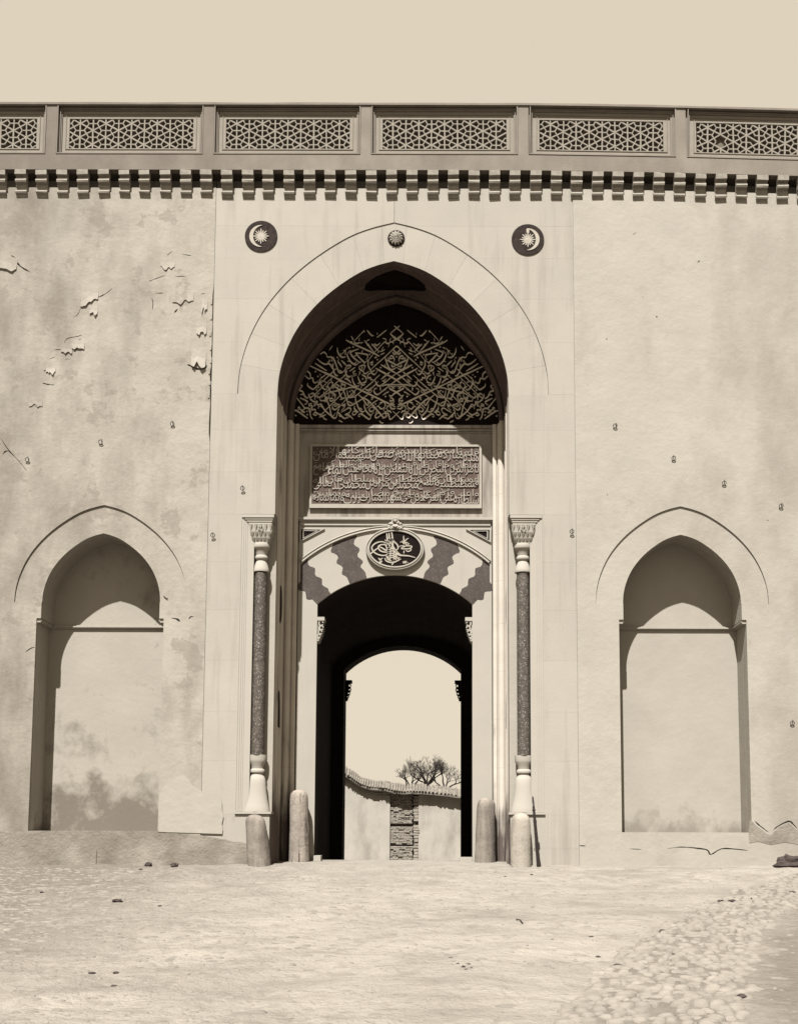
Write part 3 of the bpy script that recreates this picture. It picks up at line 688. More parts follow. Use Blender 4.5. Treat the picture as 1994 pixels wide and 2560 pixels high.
for strk in TG.replace('\n', '|').split('|'):
    P = [tuple(map(float, p.split(','))) for p in strk.split()]
    P = [at(880+a/8.1, 1280+c/8.1, YO) for a, c in P]; q += 1
    b.stroke(P, .026 if q > 14 else .032, YO-.004-.0003*(q % 7), YO+.011)
for p in ((980, 610), (965, 700), (1120, 1025), (945, 700), (1000, 610)):
    x, z = at(880+p[0]/8.1, 1280+p[1]/8.1, YO); b.prism([[(x-.014, z), (x, z-.014), (x+.014, z), (x, z+.014)]], YO-.004, YO+.011)
b.build('lettering', 'gilt', cart)
wz = at(984, 1312, YD)[1]; b = MB()
def petal(cx, cz, ang, l, w, y, lift=.03):
    ca, sa = math.cos(ang), math.sin(ang); vs = []
    for u, h, d in ((0, .25, 0), (.35, 1, lift*.6), (.7, .9, lift), (1, .1, lift*.4)):
        for s_, dd in ((-1, 0), (0, .018), (1, 0)):
            vs.append((cx+ca*l*u-sa*w*h*s_, y-d-dd, cz+sa*l*u+ca*w*h*s_))
    n0 = len(vs); vs += [(x, y+.02, z) for x, _, z in vs]
    fs = [(3*i+j, 3*i+j+1, 3*i+j+4, 3*i+j+3) for i in range(3) for j in range(2)]
    rim = [0, 3, 6, 9, 10, 11, 8, 5, 2, 1]
    fs += [(rim[i], rim[(i+1) % 10], rim[(i+1) % 10]+n0, rim[i]+n0) for i in range(10)]
    b.add(vs, fs)
for k in range(11): petal(0, wz+.065, R(-10+20*k), .10, .03, YD-.07)
for k in range(7): petal(0, wz+.055, R(0+30*k), .06, .025, YD-.10)
b.lathe([(.0, -.02), (.035, -.02), (.03, .03), (.0, .035)], 0, 0, 10); 
nv = len(b.v)
for i in range(nv-40, nv):
    x, y, z = b.v[i]; b.v[i] = (x, YD-.115-z, wz+.06+y)
for ang, l in ((200, .20), (-20, .20), (235, .16), (-55, .16), (180, .17), (0, .17), (250, .10), (-70, .10), (160, .12), (20, .12), (215, .24), (-35, .24)):
    petal(0, wz-.015, R(ang), l, .045, YD-.075+rnd.uniform(-.02, .01), .045)
b.build('wreath', 'white', cart)

# ------- medallions
def disc(px, py, r, name, moon):
    x, z = at(px, py, 0)
    me_ = MB().prism([[(x+r*math.cos(2*math.pi*k/40), z+r*math.sin(2*math.pi*k/40)) for k in range(40)]], -.018, .0).build(name, 'disc', GATE)
    return x, z, me_
M['disc'] = mat('medallion_slate', (.042, .028, .021), .5, 9, bump=.2, spec=.1)
for px, py, s_ in ((653, 591.5, 1), (1318.5, 600, -1)):
    x, z, me_ = disc(px, py, .362, 'crescent_medallion', s_)
    o = []; i_ = []
    for k in range(25):
        a = R(82)+R(196)*k/24; o.append((x+s_*(-.0)+s_*.254*math.cos(a)-s_*.005, z+.256*math.sin(a)))
        t = k/24; wd = .085*math.sin(math.pi*t)**.8
        i_.append((x+s_*(.254-wd)*math.cos(a)-s_*.005, z+(.256-wd*.9)*math.sin(a)))
    MB().prism([o+i_[::-1]], -.030, -.0185).build('crescent', 'gilt', me_)
    st = MB(); cx_, cz_ = x+s_*.0, z-.005
    for k in range(16):
        a = R(22.5*k+90); l = .178 if k % 4 == 0 else (.172 if k % 2 == 0 else .145)
        st.stroke([(cx_+.015*math.cos(a), cz_+.015*math.sin(a)), (cx_+l*.5*math.cos(a), cz_+l*.5*math.sin(a)), (cx_+l*math.cos(a), cz_+l*math.sin(a))], .026, -.030-.0002*k, -.0185, taper=.6)
    st.lathe([(.0, -.012), (.045, -.012), (.045, .012), (0, .014)], 0, 0, 12); nv = len(st.v)
    for i in range(nv-48, nv):
        a, b_, c_ = st.v[i]; st.v[i] = (cx_+a, -.021-c_, cz_+b_)
    if s_ < 0: st.prism([[(cx_-.028, z+.15), (cx_+.028, z+.15), (cx_+.034, z+.245), (cx_-.034, z+.245)]], -.031, -.0185)
    st.build('star', 'gilt', me_)
x, z = at(990, 595.5, 0)
ros = MB().prism([[(x+.192*math.cos(2*math.pi*k/32), z+.192*math.sin(2*math.pi*k/32)) for k in range(32)]], .004, .018).build('rosette', 'disc', GATE)
b = MB()
for k in range(13): petal(x, z, 2*math.pi*k/13+.24, .168, .030, .0, .035)
for k in range(13): petal(x, z, 2*math.pi*k/13, .118, .024, -.022, .025)
for k in range(12): petal(x, z, 2*math.pi*k/12, .065, .018, -.04, .012)
b.build('rosette_petals', 'white', ros)

# ------- corner colonnettes
def colonnette(sx):
    cx = sx*2.838; cy = .150
    top = thing.__wrapped__ if False else None
    col = bpy.data.objects.new('colonnette', None); COL.objects.link(col); col.parent = GATE; col.empty_display_size = .2
    a = MB()
    xo, xi = sx*3.246, sx*2.556
    for zt_, zb, d, yo in ((7.598, 7.535, 0, -.012), (7.534, 7.492, .055, .004), (7.491, 7.445, .088, .018), (7.444, 7.39, .125, .03)):
        e0, e1 = sorted((xo-sx*d*1.1, xi+sx*d*.45)); a.box(e0, e1, yo, .292-d*.3, zb, zt_)
    # bell with three tiers of leaves
    tiers = [(7.39, .255, .235, .255, 7.22), (7.215, .215, .215, .235, 7.10), (7.095, .185, .185, .205, 6.99)]
    for z1_, w0, d0, w1, z0_ in tiers:
        w0 *= 1; 
        vs_ = []
        for z_, w in ((z0_, w0-.02), (z1_, w1)):
            vs_ += [(cx-w, cy-w*.62, z_), (cx+w, cy-w*.62, z_), (cx+w, cy+.13, z_), (cx-w, cy+.13, z_)]
        a.add(vs_, [(0, 3, 2, 1), (4, 5, 6, 7), (0, 1, 5, 4), (1, 2, 6, 5), (2, 3, 7, 6), (3, 0, 4, 7)])
        for k in range(-2, 3):
            for face in (0, 1):
                if face == 0:
                    X = cx+k*w0*.42; Y = cy-w0*.60
                    P = [(X-.035, Y-.004, z1_-.01), (X+.035, Y-.004, z1_-.01), (X, Y-.004, z0_+.02), (X-.03, Y-.035, z1_-.012), (X+.03, Y-.035, z1_-.012)]
                    a.add(P, [(0, 1, 4, 3), (3, 4, 2), (0, 3, 2), (1, 2, 4)])
    a.build('capital', 'white', col)
    rr = MB().tube([(cx+.052*math.cos(R(t)), cy-.172, 7.30+.052*math.sin(R(t))) for t in range(0, 361, 20)], .009, 6)
    rr.tube([(cx-.02+.02*math.cos(R(t)), cy-.17, 7.30+.02*math.sin(R(t))) for t in range(0, 300, 30)], .008, 5)
    rr.build('capital_scroll', 'white', col)
    nk = [(.10, 7.0), (.172, 6.99), (.186, 6.955), (.186, 6.90), (.178, 6.872), (.15, 6.85), (.128, 6.76), (.118, 6.725), (.135, 6.70), (.142, 6.672), (.138, 6.64), (.120, 6.622), (.104, 6.612), (.118, 6.575), (.145, 6.50), (.168, 6.42), (.178, 6.365), (.175, 6.355), (.132, 6.353)]
    MB().lathe(nk[::-1], cx, cy, 28, .86).build('necking', 'white', col, smooth=True)
    MB().lathe([(.138, 2.375), (.138, 4.2), (.133, 6.356)], cx, cy, 28).build('shaft', 'granite', col, smooth=True)
    bs = [(.195, 2.378), (.192, 2.27), (.18, 2.225), (.14, 2.16), (.125, 2.085), (.15, 2.062), (.157, 2.035), (.15, 2.005), (.112, 1.985), (.118, 1.96), (.155, 1.91), (.178, 1.84), (.19, 1.74), (.205, 1.60), (.228, 1.44), (.262, 1.28), (.285, 1.19), (.285, 1.165)]
    MB().lathe(bs[::-1], cx, cy+.01, 26, .70).build('base', 'bollard' if False else 'white', col, smooth=True)
    e0, e1 = sorted((sx*3.27, sx*2.50))
    MB().box(e0, e1, -.035, .292, 1.121, 1.166).build('base_slab', 'white', col)
    # thin frame lines of the recessed panel
    fl = MB()
    for d, w in ((.0, .045), (.0455, .040), (.086, .035), (.1215, .145)):
        e0, e1 = sorted((sx*(3.25-d), sx*(3.25-d-w))); fl.box(e0, e1, .012+d*.25, .292, 1.17, 7.534)
    fl.build('panel_moulding', 'white', col)
colonnette(-1); colonnette(1)

# dark roundels, and flat panels with niche shade painted in, on the jambs
for sx in (-1, 1):
    b = MB(); c = []
    zc_ = at(696, 1511, .9)[1]
    for k in range(24):
        a = 2*math.pi*k/24; c.append((.90+.20*math.cos(a), zc_+.43*math.sin(a)))
    xx = sx*(HW-.006)
    v = [(xx, y, z) for y, z in c]+[(xx-sx*.008, y, z) for y, z in c]
    b.add(v, [tuple(range(24, 48))]+[(k, (k+1) % 24, (k+1) % 24+24, k+24) for k in range(24)]).build('jamb_roundel', 'shadestone', GATE)
    b = MB(); zlo, zhi = at(692, 1818, .9)[1], at(692, 1726, .9)[1]
    c = [(.72, zlo)]+[(.90-.18*math.cos(R(t)), zlo+(zhi-zlo)*(.25+.75*math.sin(R(t)))) for t in range(0, 181, 20)]+[(1.08, zlo)]; m_ = len(c)
    v = [(xx, y, z) for y, z in c]+[(xx-sx*.008, y, z) for y, z in c]
    b.add(v, [tuple(range(m_, 2*m_))]+[(k, (k+1) % m_, (k+1) % m_+m_, k+m_) for k in range(m_)]).build('jamb_niche', 'shadestone', GATE)

# ------- passage behind the gate
YF0, YF1 = 9.5, 10.3
FHW = 1.79; FZS = at(862, 1684, YF1)[1]; FZC = at(1008, 1626, YF1)[1]
FOX = -.115                                    # the far opening stands a little to the left of the axis
far = [(x+FOX, z) for x, z in [(-FHW, -1.5)]+seg_arch(FHW, FZS, FZC)+[(FHW, -1.5)]]
MB().prism([[(-4.5, -1.5)]+far+[(4.5, -1.5), (4.5, 11), (-4.5, 11)]], YF0, YF1).build('inner_gate_wall', 'shadestone', GATE)
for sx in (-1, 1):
    e0, e1 = sorted((sx*2.25, sx*4.5)); MB().box(e0, e1, 2.302, YF0-.002, -1.5, 6.5).build('passage_wall', 'shadestone', GATE)
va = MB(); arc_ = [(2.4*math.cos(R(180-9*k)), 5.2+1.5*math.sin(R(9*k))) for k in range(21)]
va.prism([[(-2.4, 5.0)]+arc_+[(2.4, 5.0), (4.4, 5.0), (4.4, 7.6), (-4.4, 7.6), (-4.4, 5.0)]], 2.303, YF0-.003).build('passage_vault', 'shadestone', GATE)
for sx in (-1, 1):                                            # brackets under both door arches
    for y0, y1, zt_, mt, hw in ((YD+.004, 1.95, at(790, 1542, YD)[1], 'white', DHW), (YF1-.25, YF1-.004, at(866, 1703, YF1)[1], 'shadestone', FHW)):
        k = 1.0 if mt == 'white' else 1.15
        b = MB(); ox = FOX if mt != 'white' else 0; x_ = lambda d: sx*(hw-d*k)+ox
        pl = [(x_(-.01), zt_), (x_(.165), zt_), (x_(.165), zt_-.085), (x_(-.01), zt_-.085)]
        b.prism([pl if sx < 0 else pl], y0, y1)
        br = b.build('bracket', mt, GATE)
        b = MB()
        for t0, d0, r0 in ((.14, .085, .06), (.25, .095, .05), (.35, .07, .05), (.44, .045, .04), (.52, .025, .028)):
            pts_ = [(x_(d0+r0*math.cos(R(t))*.8), zt_-t0*k+r0*math.sin(R(t))) for t in range(0, 331, 30)]
            b.stroke(pts_, .03, y0+.012+.001*t0, y1-.03, taper=.2, smooth=2)
        pl = [(x_(-.01), zt_-.087), (x_(.07), zt_-.087), (x_(.085), zt_-.25), (x_(.05), zt_-.42), (x_(.012), zt_-.58), (x_(-.01), zt_-.60)]
        b.prism([pl], y0+.05, y1-.02)
        b.build('bracket_scroll', mt, br)
# solid body of the building left and right of and above the passage
bo = MB(); bo.box(-19.9, -4.51, YB+.003, YF1-.005, -1.5, 15.4); bo.box(4.51, 19.9, YB+.003, YF1-.005, -1.5, 15.4); bo.box(-4.5, 4.5, 2.31, YF1-.006, 11.01, 15.4)
bo.box(-4.4, 4.4, 2.32, YF0-.01, 7.61, 11.0)
bo.build('building_body', 'plaster_r', GATE)
st = MB(); st.box(-1.78, -1.62, 1.50, 1.80, .05, .22); st.build('door_sill', 'white', GATE)
st = MB(); st.box(1.50, 1.78, 1.50, 1.80, .05, .19); st.build('door_sill', 'white', GATE)

# ------- blind niches
for sx in (-1, 1):
    cx = sx*NX
    nb = MB().box(cx-1.6, cx+1.6, .752, .80, .4, NZA+.3).build('niche_back', 'niche_l' if sx < 0 else 'niche', GATE)
    a = arch(cx, NHW, NZS, NZA-NZS); o = arch(cx, NHE-.004, NZS, NZE-NZS-.004)
    ar = MB().prism([a+o[::-1]], .012, .054).build('archivolt', 'plaster_l' if sx < 0 else 'plaster_r', GATE)
    # impost moulding round the three sides of the niche
    im = MB()
    zz = NZI-.055
    for d, z0_, z1_ in ((.035, zz-.028, zz), (.055, zz+.0005, zz+.03), (.028, zz+.0305, zz+.055)):
        im.box(cx-NHB+.001, cx+NHB-.001, .752-d, .7515, z0_, z1_)
        im.box(cx-NHB+.0005, cx-NHB+d+.05, .012, .752-d-.0005, z0_, z1_); im.box(cx+NHB-d-.05, cx+NHB-.0005, .012, .752-d-.0005, z0_, z1_)
    im.build('impost', 'niche', GATE)
    MB().box(cx-NHB-.02, cx+NHB+.02, -.03 if sx < 0 else -.012, .75, NZB-.30, NZB-.003).build('niche_sill', 'plinth' if sx < 0 else 'plinth_r', GATE)

# plinth strips with a ragged upper edge
def ragged(x0, x1, zf, n, amp, seed):
    return [(x0+(x1-x0)*k/n, zf(x0+(x1-x0)*k/n)+amp*noise.noise(((x0+(x1-x0)*k/n)*2.2, seed, 0))+amp*.5*noise.noise(((x0+(x1-x0)*k/n)*7, seed, 0))) for k in range(n+1)]
def zleft(x):
    return .72-max(0, (x+4.6))*.12 if x > -7.9 else (.70+min(.30, (-7.9-x)*.22))
P = ragged(-13, -2.80, zleft, 110, .04, 1.5)
MB().prism([[(-13, -1)]+[(-2.80, -1)]+P[::-1]], -.045, -.0165).build('plinth', 'plinth', GATE)
pp = [(1870, 2090), (1873, 2052), (1881, 2056), (1890, 2066), (1905, 2076), (1923, 2089), (1934, 2080), (1945, 2069), (1957, 2063), (1970, 2058), (1980, 2066), (1994, 2078), (2040, 2084), (2100, 2090), (2120, 2110), (2060, 2116), (2000, 2112), (1960, 2106), (1925, 2112), (1895, 2104), (1872, 2108)]
P = catmull([at(a, b_, -.02) for a, b_ in pp], 2)
MB().prism([P], -.021, -.0165).build('bare_masonry', 'plinth', GATE)
x0, zt_ = at(127, 2122, 0); x1, zb = at(243, 2158, 0)
MB().prism([[(x0, zb-.3), (x1, zb-.3), (x1, zt_-.03), (x1-.1, zt_), (x0+.05, zt_+.01), (x0, zt_-.02)]], -.062, -.046).build('inset_stone', 'plinth', GATE)
# pale patch of new plaster beside the left niche
pp = [(398, 2080), (400, 1990), (412, 1965), (432, 1948), (458, 1939), (474, 1950), (490, 1972), (520, 1986), (553, 1997), (557, 2085)]
P = [(x+.035*noise.noise((x*6, z*6, 3)), z+.035*noise.noise((x*6, z*6, 8))) for x, z in catmull([at(a, b_, 0) for a, b_ in pp], 6)]
MB().prism([P], -.0285, -.017).build('plaster_patch', 'plaster_r', GATE)

# upright crack along the torn plaster left of the facing
for z in (12.35, 12.0, 11.62, 11.3, 11.0, 10.75, 10.5, 10.2):
    x = -FX-.02+rnd.uniform(-.02, .01)
    MB().prism([[(x-.03, z), (x+.004, z+.01), (x+.006, z+.10+rnd.random()*.06), (x-.025, z+.05)]], -.030, -.0165).build('plaster_flake', 'plaster_l', GATE)

def flake(px, py, w, h, out, lean=0):
    x, z = at(px, py, -.016); n_ = 12; top, bot = [], []
    for k in range(n_+1):
        u = k/n_-.5; e = noise.noise((px*.1+k*.28, py*.1, 1)); e2 = noise.noise((px*.1+k*.33, py*.1, 6))
        top.append((x+u*w, -.0165, z+h*(.5+.3*e)+lean*u)); bot.append((x+u*w*.92+.02*e, -.0165-out*(1-1.2*u*u)*(.8+.3*e2), z-h*(.5+.4*e2)+lean*u))
    mid = [((a[0]+c[0])/2, -.0165-.22*(-.0165-c[1]), (a[2]+c[2])/2) for a, c in zip(top, bot)]
    v = top+mid+bot; m_ = n_+1; v += [(p[0], p[1]+.009, p[2]) for p in v]; f = []
    for r_ in (0, 1):
        for k in range(n_): a = r_*m_+k; f += [(a, a+m_, a+m_+1, a+1), (a+3*m_, a+1+3*m_, a+m_+1+3*m_, a+m_+3*m_)]
    for k in range(n_): a = 2*m_+k; f.append((a, a+3*m_, a+1+3*m_, a+1))
    MB().add(v, f).build('plaster_flake', 'plaster_l', GATE)
for a_ in ((497, 893, .34, .42, .075), (505, 818, .22, .30, .04), (512, 760, .14, .30, .04), (458, 735, .5, .35, .025), (225, 742, .40, .28, .035, .15), (196, 860, .30, .22, .035), (168, 872, .26, .18, .03), (128, 922, .22, .20, .03), (20, 655, .45, .36, .04, -.1), (235, 775, .2, .2, .04), (90, 1005, .3, .2, .02), (420, 655, .35, .25, .02)):
    flake(*a_)
# iron rings
rg = MB(); rg.tube([(.042*math.cos(R(t)), -.034-.012*math.sin(R(t)), .042*math.sin(R(t))) for t in range(0, 361, 20)], .0075, 6)
rg.tube([(0, .02, .046), (0, -.036, .046), (0, -.036, .062), (0, -.02, .07)], .008, 6)
ring0 = None
for px, py in ((432, 1061), (253, 1106.5), (70, 1150.5), (533, 1339), (1536, 1066), (1682, 1147), (1808, 1209), (1950, 1266), (1428, 1330), (1978, 1808), (607, 1222)):
    x, z = at(px, py, -.016)
    if ring0 is None: ring0 = rg.build('iron_ring', 'iron', GATE); ring0.location = (x, -.016, z)
    else: share(ring0, 'iron_ring', GATE, (x, -.016, z)).rotation_euler = (0, rnd.uniform(-.4, .4), 0)

# ------- cornice with corbels, and the pierced parapet
PJ = .142
prof = [(0, 0), (PJ, 0), (PJ, -.11), (.06, -.122), (.05, -.19), (.105, -.198), (.116, -.235), (.105, -.268), (.035, -.28), (.03, -.315), (.045, -.325), (.04, -.345), (.025, -.36), (.022, -.425), (.055, -.435), (.066, -.47), (.055, -.50), (.012, -.515), (0, -.575)]
cb = MB(); w = .121
vs = [(s_*w, -.0165-p, z) for s_ in (-1, 1) for p, z in prof]; k = len(prof)
cb.add(vs, [tuple(range(k)), tuple(range(2*k-1, k-1, -1))]+[(i, i+k, (i+1) % k+k, (i+1) % k) for i in range(k)])
corbs = []
for q_ in range(6):
    c2 = MB(); c2.f = cb.f
    c2.v = [(x+.006*noise.noise((x*9, z*9, q_*7.1)), min(-.0165, y)+ (.016*noise.noise((x*6, z*12, q_*3.3)) if y < -.03 else 0), z+.008*noise.noise((x*8, y*8, q_*5.7))) for x, y, z in cb.v]
    corbs.append(c2)
corb0 = [None]*6
for i in range(-25, 26):
    x = at(258.5+51.42*(i+20), 430, -.14)[0]
    low = -.035 if i+20 <= 3 else 0
    q_ = rnd.randrange(6)
    if corb0[q_] is None: corb0[q_] = corbs[q_].build('corbel', 'cornice', GATE); o = corb0[q_]
    else: o = share(corb0[q_], 'corbel', GATE, (0, 0, 0))
    o.location = (x+rnd.uniform(-.008, .008), 0, ZC+sag(x)+low*0+rnd.uniform(-.006, .006)); o.scale = (1+rnd.uniform(-.04, .05), 1, 1)
ZP = at(1000, 264.5, -.155)[1]-ZC
PITCHP = 3.512; PX0 = at(325.5, 330, -.15)[0]
def deform(ob):
    for v in ob.data.vertices: v.co.z += sag(v.co.x)
holes1, holes2, holes3 = [], [], []
zo0, zo1 = at(1100, 393, -.15)[1]-ZC, at(1100, 268.5, -.15)[1]-ZC
for i in range(-5, 6):
    c = PX0+PITCHP*i
    holes1.append((c-1.64, c+1.64)); holes2.append((c-1.545, c+1.545)); holes3.append((c-1.388, c+1.388))
YP = -.158
X0, X1 = PX0-PITCHP*5.5, PX0+PITCHP*5.5
def band_mesh(holes, d0, d1, y0, y1, zlo, zhi):
    b = MB()
    xs_ = [X0]+[v for h in holes for v in h]+[X1]
    zz0, zz1 = ZC+zo0+d0, ZC+zo1-d1
    # uprights, each cut in short lengths so that the sag can bend them; rails above and below
    for a, c_ in zip(xs_[0::2], xs_[1::2]): b.box(a, c_, y0, y1, zz0, zz1)
    n_ = 66
    for q_ in range(n_):
        a, c_ = X0+(X1-X0)*q_/n_, X0+(X1-X0)*(q_+1)/n_
        b.box(a, c_, y0, y1, zlo, zz0); b.box(a, c_, y0, y1, zz1, zhi)
    return b
ztop = ZC+ZP
p1 = band_mesh(holes1, 0, 0, YP, -.088, ZC+.002, ztop-.05).build('parapet', 'parapet', GATE); deform(p1)
p2 = band_mesh(holes2, .055, .10, -.0875, -.06, ZC+.012, ztop-.06).build('parapet_step', 'parapet', p1); deform(p2)
p3 = band_mesh(holes3, .205, .275, -.0595, .02, ZC+.022, ztop-.07).build('parapet_border', 'lattice', p1); deform(p3)
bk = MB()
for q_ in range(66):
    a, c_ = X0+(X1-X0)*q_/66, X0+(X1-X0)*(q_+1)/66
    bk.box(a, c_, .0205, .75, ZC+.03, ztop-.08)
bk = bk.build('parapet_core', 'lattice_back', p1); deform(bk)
cp = MB()
for q_ in range(132):
    a, c_ = X0+(X1-X0)*q_/132, X0+(X1-X0)*(q_+1)/132
    j0, j1 = .012*noise.noise((a*.8, 3, 0)), .012*noise.noise((c_*.8, 3, 0))
    z0_ = ztop-.0495
    cp.add([(a, YP-.025, z0_), (c_, YP-.025, z0_), (c_, .8, z0_), (a, .8, z0_), (a, YP-.025, ztop+j0), (c_, YP-.025, ztop+j1), (c_, .8, ztop+j1), (a, .8, ztop+j0)],
           [(0, 3, 2, 1), (4, 5, 6, 7), (0, 1, 5, 4), (1, 2, 6, 5), (2, 3, 7, 6), (3, 0, 4, 7)])
cp = cp.build('coping', 'parapet', p1); deform(cp)
# frame beads and the lattices
LW, LZ0, LZ1 = 1.385, zo0+.207, zo1-.277
def clip(p, q, x0, x1, z0, z1):
    t0, t1 = 0., 1.; dx, dz = q[0]-p[0], q[1]-p[1]
    for d, a in ((-dx, p[0]-x0), (dx, x1-p[0]), (-dz, p[1]-z0), (dz, z1-p[1])):
        if abs(d) < 1e-9:
            if a < 0: return None
        else:
            t = a/d
            if d < 0: t0 = max(t0, t)
            else: t1 = min(t1, t)
    return None if t0 >= t1 else ((p[0]+dx*t0, p[1]+dz*t0), (p[0]+dx*t1, p[1]+dz*t1))
A_ = .333; H_ = A_*math.sqrt(3)/2; wv = .030; segs = []
zc_ = (LZ0+LZ1)/2
for i in range(-7, 8):
    for j in range(-4, 5):
        x = i*H_; z = zc_+(j+.5*(i % 2)-.25)*A_
        for t in (90, 30, -30):
            segs.append(((x, z), (x+A_*math.cos(R(t)), z+A_*math.sin(R(t))), (90, 30, -30).index(t)*.0018))
        for sx in (0, 1):                     # dual honeycomb: centroids of the triangles right of the node
            g0 = (x+A_/math.sqrt(3), z) if False else (x+H_*2/3, z+(A_/2 if sx == 0 else -A_/2)*1.0)
        g1 = (x+H_/3, z+A_/2); 
        g2 = (x+2*H_/3, z) 
        segs.append(((x+H_*2/3, z), (x+H_/3, z+A_/2), .0007)); segs.append(((x+H_*2/3, z), (x+H_/3, z-A_/2), .0025)); segs.append(((x+H_*2/3, z), (x+H_*4/3, z), .0043))
def lattice_mesh(worn):
    la = MB()
    for p, q_, dy in segs:
        if rnd.random() < worn*.02: continue
        jx = lambda u: (u[0]+rnd.uniform(-1, 1)*(.004+.006*worn), u[1]+rnd.uniform(-1, 1)*(.004+.006*worn))
        c = clip(jx(p), jx(q_), -LW, LW, LZ0-.001, LZ1+.001)
        if not c: continue
        p, q_ = c; dx, dz = q_[0]-p[0], q_[1]-p[1]; l = math.hypot(dx, dz)
        if l < .01: continue
        ww = (wv if dy in (0, .0018, .0036) else wv*.8)*rnd.uniform(.85, 1.15)
        nx_, nz_ = -dz/l*ww/2, dx/l*ww/2; ex, ez = dx/l*.006, dz/l*.006
        la.prism([[(p[0]-ex+nx_, p[1]-ez+nz_), (p[0]-ex-nx_, p[1]-ez-nz_), (q_[0]+ex-nx_, q_[1]+ez-nz_), (q_[0]+ex+nx_, q_[1]+ez+nz_)]], -.052+dy+rnd.uniform(0, .0006), .012)
    return la
bead = MB()
for o, w_, y in ((1.633, .022, YP-.012), (1.588, .016, -.112), (1.468, .014, -.072)):
    h0 = zo0+(1.64-o); h1 = zo1-(1.64-o)
    bead.box(-o, -o+w_, y, y+.03, h0, h1); bead.box(o-w_, o, y, y+.03, h0, h1); bead.box(-o+w_, o-w_, y+.001, y+.03, h0, h0+w_); bead.box(-o+w_, o-w_, y+.001, y+.03, h1-w_, h1)
l0 = b0 = None
for i in range(-2, 6):
    c = PX0+PITCHP*i
    o1 = lattice_mesh(.3+.2*max(0, i)).build('lattice', 'lattice', p1)
    if b0 is None: b0 = bead.build('frame_bead', 'parapet', p1); o2 = b0
    else: o2 = share(b0, 'frame_bead', p1, (0, 0, 0))
    sl_ = math.atan((sag(c+1)-sag(c-1))/2)
    for o in (o1, o2): o.location = (c, 0, ZC+sag(c)); o.rotation_euler = (0, -sl_, 0)

# ------------------------------------------------------------------ guard stones
def guard(foot, top, r0, r1, label, seed, mt='bollard'):
    f = Vector(foot); t_ = thing('guard_stone', label, 'guard stone', foot, 'guard stones at the gate')
    tp = Vector(top)-f; h = tp.length
    b = MB(); prof_ = [(r0*1.03, -.35), (r0*1.03, 0), (r0, .25*h), (r0*.5+r1*.5, .6*h), (r1, h-r1*1.0), (r1*.93, h-r1*.55), (r1*.74, h-r1*.24), (r1*.4, h-r1*.05), (.012, h)]
    pr = catmull(prof_, 3); n_ = 28
    for j, (r, z) in enumerate(pr):
        k_ = z/h
        for i in range(n_):
            a = 2*math.pi*i/n_; rr = r*(1+.09*noise.noise((math.cos(a)*1.2, math.sin(a)*1.2+seed, z*2))+.02*noise.noise((math.cos(a)*4, math.sin(a)*4+seed, z*6)))
            b.v.append((tp.x*k_+rr*math.cos(a), tp.y*k_+rr*math.sin(a)*.95, tp.z*k_ if z > 0 else z))
    for j in range(len(pr)-1):
        for i in range(n_): b.f.append((j*n_+i, j*n_+(i+1) % n_, (j+1)*n_+(i+1) % n_, (j+1)*n_+i))
    b.f.append(tuple((len(pr)-1)*n_+i for i in range(n_)))
    o = b.build('shaft', mt, t_, smooth=True)
    for p in o.data.polygons: p.use_smooth = True
    return t_
def guard_px(fx, fy, tx, ty, Y, wb, wt, label, seed, mt='bollard'):
    s_ = F/(Y+DIST); x0_, z0_ = at(fx, fy, Y); x1_, z1_ = at(tx, ty, Y)
    return guard((x0_, Y, z0_), (x1_, Y+.06, z1_), wb/s_/2, wt/s_/2, label, seed, mt)
guard_px(649, 2160, 635, 2036, -.22, 56, 50, 'worn marble guard stone leaning outward below the left colonnette', 1)
guard_px(748, 2152, 746.5, 1974, 1.25, 50, 45, 'tall round-topped guard stone with a dark streak against the left door jamb', 5, 'bollard_dark')
guard_px(1212, 2150, 1214, 1994, 1.25, 50, 45, 'tall round-topped guard stone with a dark side by the right door jamb', 9)
guard_px(1302, 2163, 1301, 2033, -.22, 51, 46, 'pale guard stone beside the leaning rifle', 13, 'bollard_pale')
# dark drip down the left inner stone
x, z = at(752, 2010, .98); b = MB()
# ------------------------------------------------------------------ rifle
fx, fz = at(1346, 2165, -.42); tx_, tz_ = at(1330, 1988, -.05)
foot = Vector((fx, -.42, fz)); tip = Vector((tx_, -.05, tz_)); ax = (tip-foot); Lr = ax.length; ax.normalize()
rif = thing('rifle', 'long dark rifle leaning against the wall beside the right guard stone', 'rifle', foot)
side = Vector((1, 0, 0)); side = (side-ax*side.dot(ax)).normalized(); dep = ax.cross(side)
def along(u, a=0, d=0): return ax*(Lr*u)+side*a+dep*d
def bar(sec, name, m_):
    b = MB(); n_ = 8; vs = []
    for u, wdt, dp, off in sec:
        for k in range(n_):
            a = 2*math.pi*k/n_+math.pi/8; p = along(u, off*1.3+math.cos(a)*wdt*.68, math.sin(a)*dp*.62); vs.append(tuple(p))
    fs = [(j*n_+k, j*n_+(k+1) % n_, (j+1)*n_+(k+1) % n_, (j+1)*n_+k) for j in range(len(sec)-1) for k in range(n_)]
    fs += [tuple(range(n_))[::-1], tuple((len(sec)-1)*n_+k for k in range(n_))]
    return b.add(vs, fs).build(name, m_, rif, smooth=True)
bar([(0, .072, .05, 0), (.04, .070, .05, 0), (.13, .058, .046, -.003), (.19, .046, .042, -.008), (.23, .050, .044, -.006), (.30, .058, .048, -.003), (.36, .052, .046, 0), (.60, .046, .042, 0), (.84, .036, .034, .002), (.845, .03, .03, .002)], 'stock', 'wood')
bar([(.28, .022, .022, .018), (.6, .020, .02, .016), (.97, .017, .017, .008), (.975, .017, .017, .008)], 'barrel', 'steel')
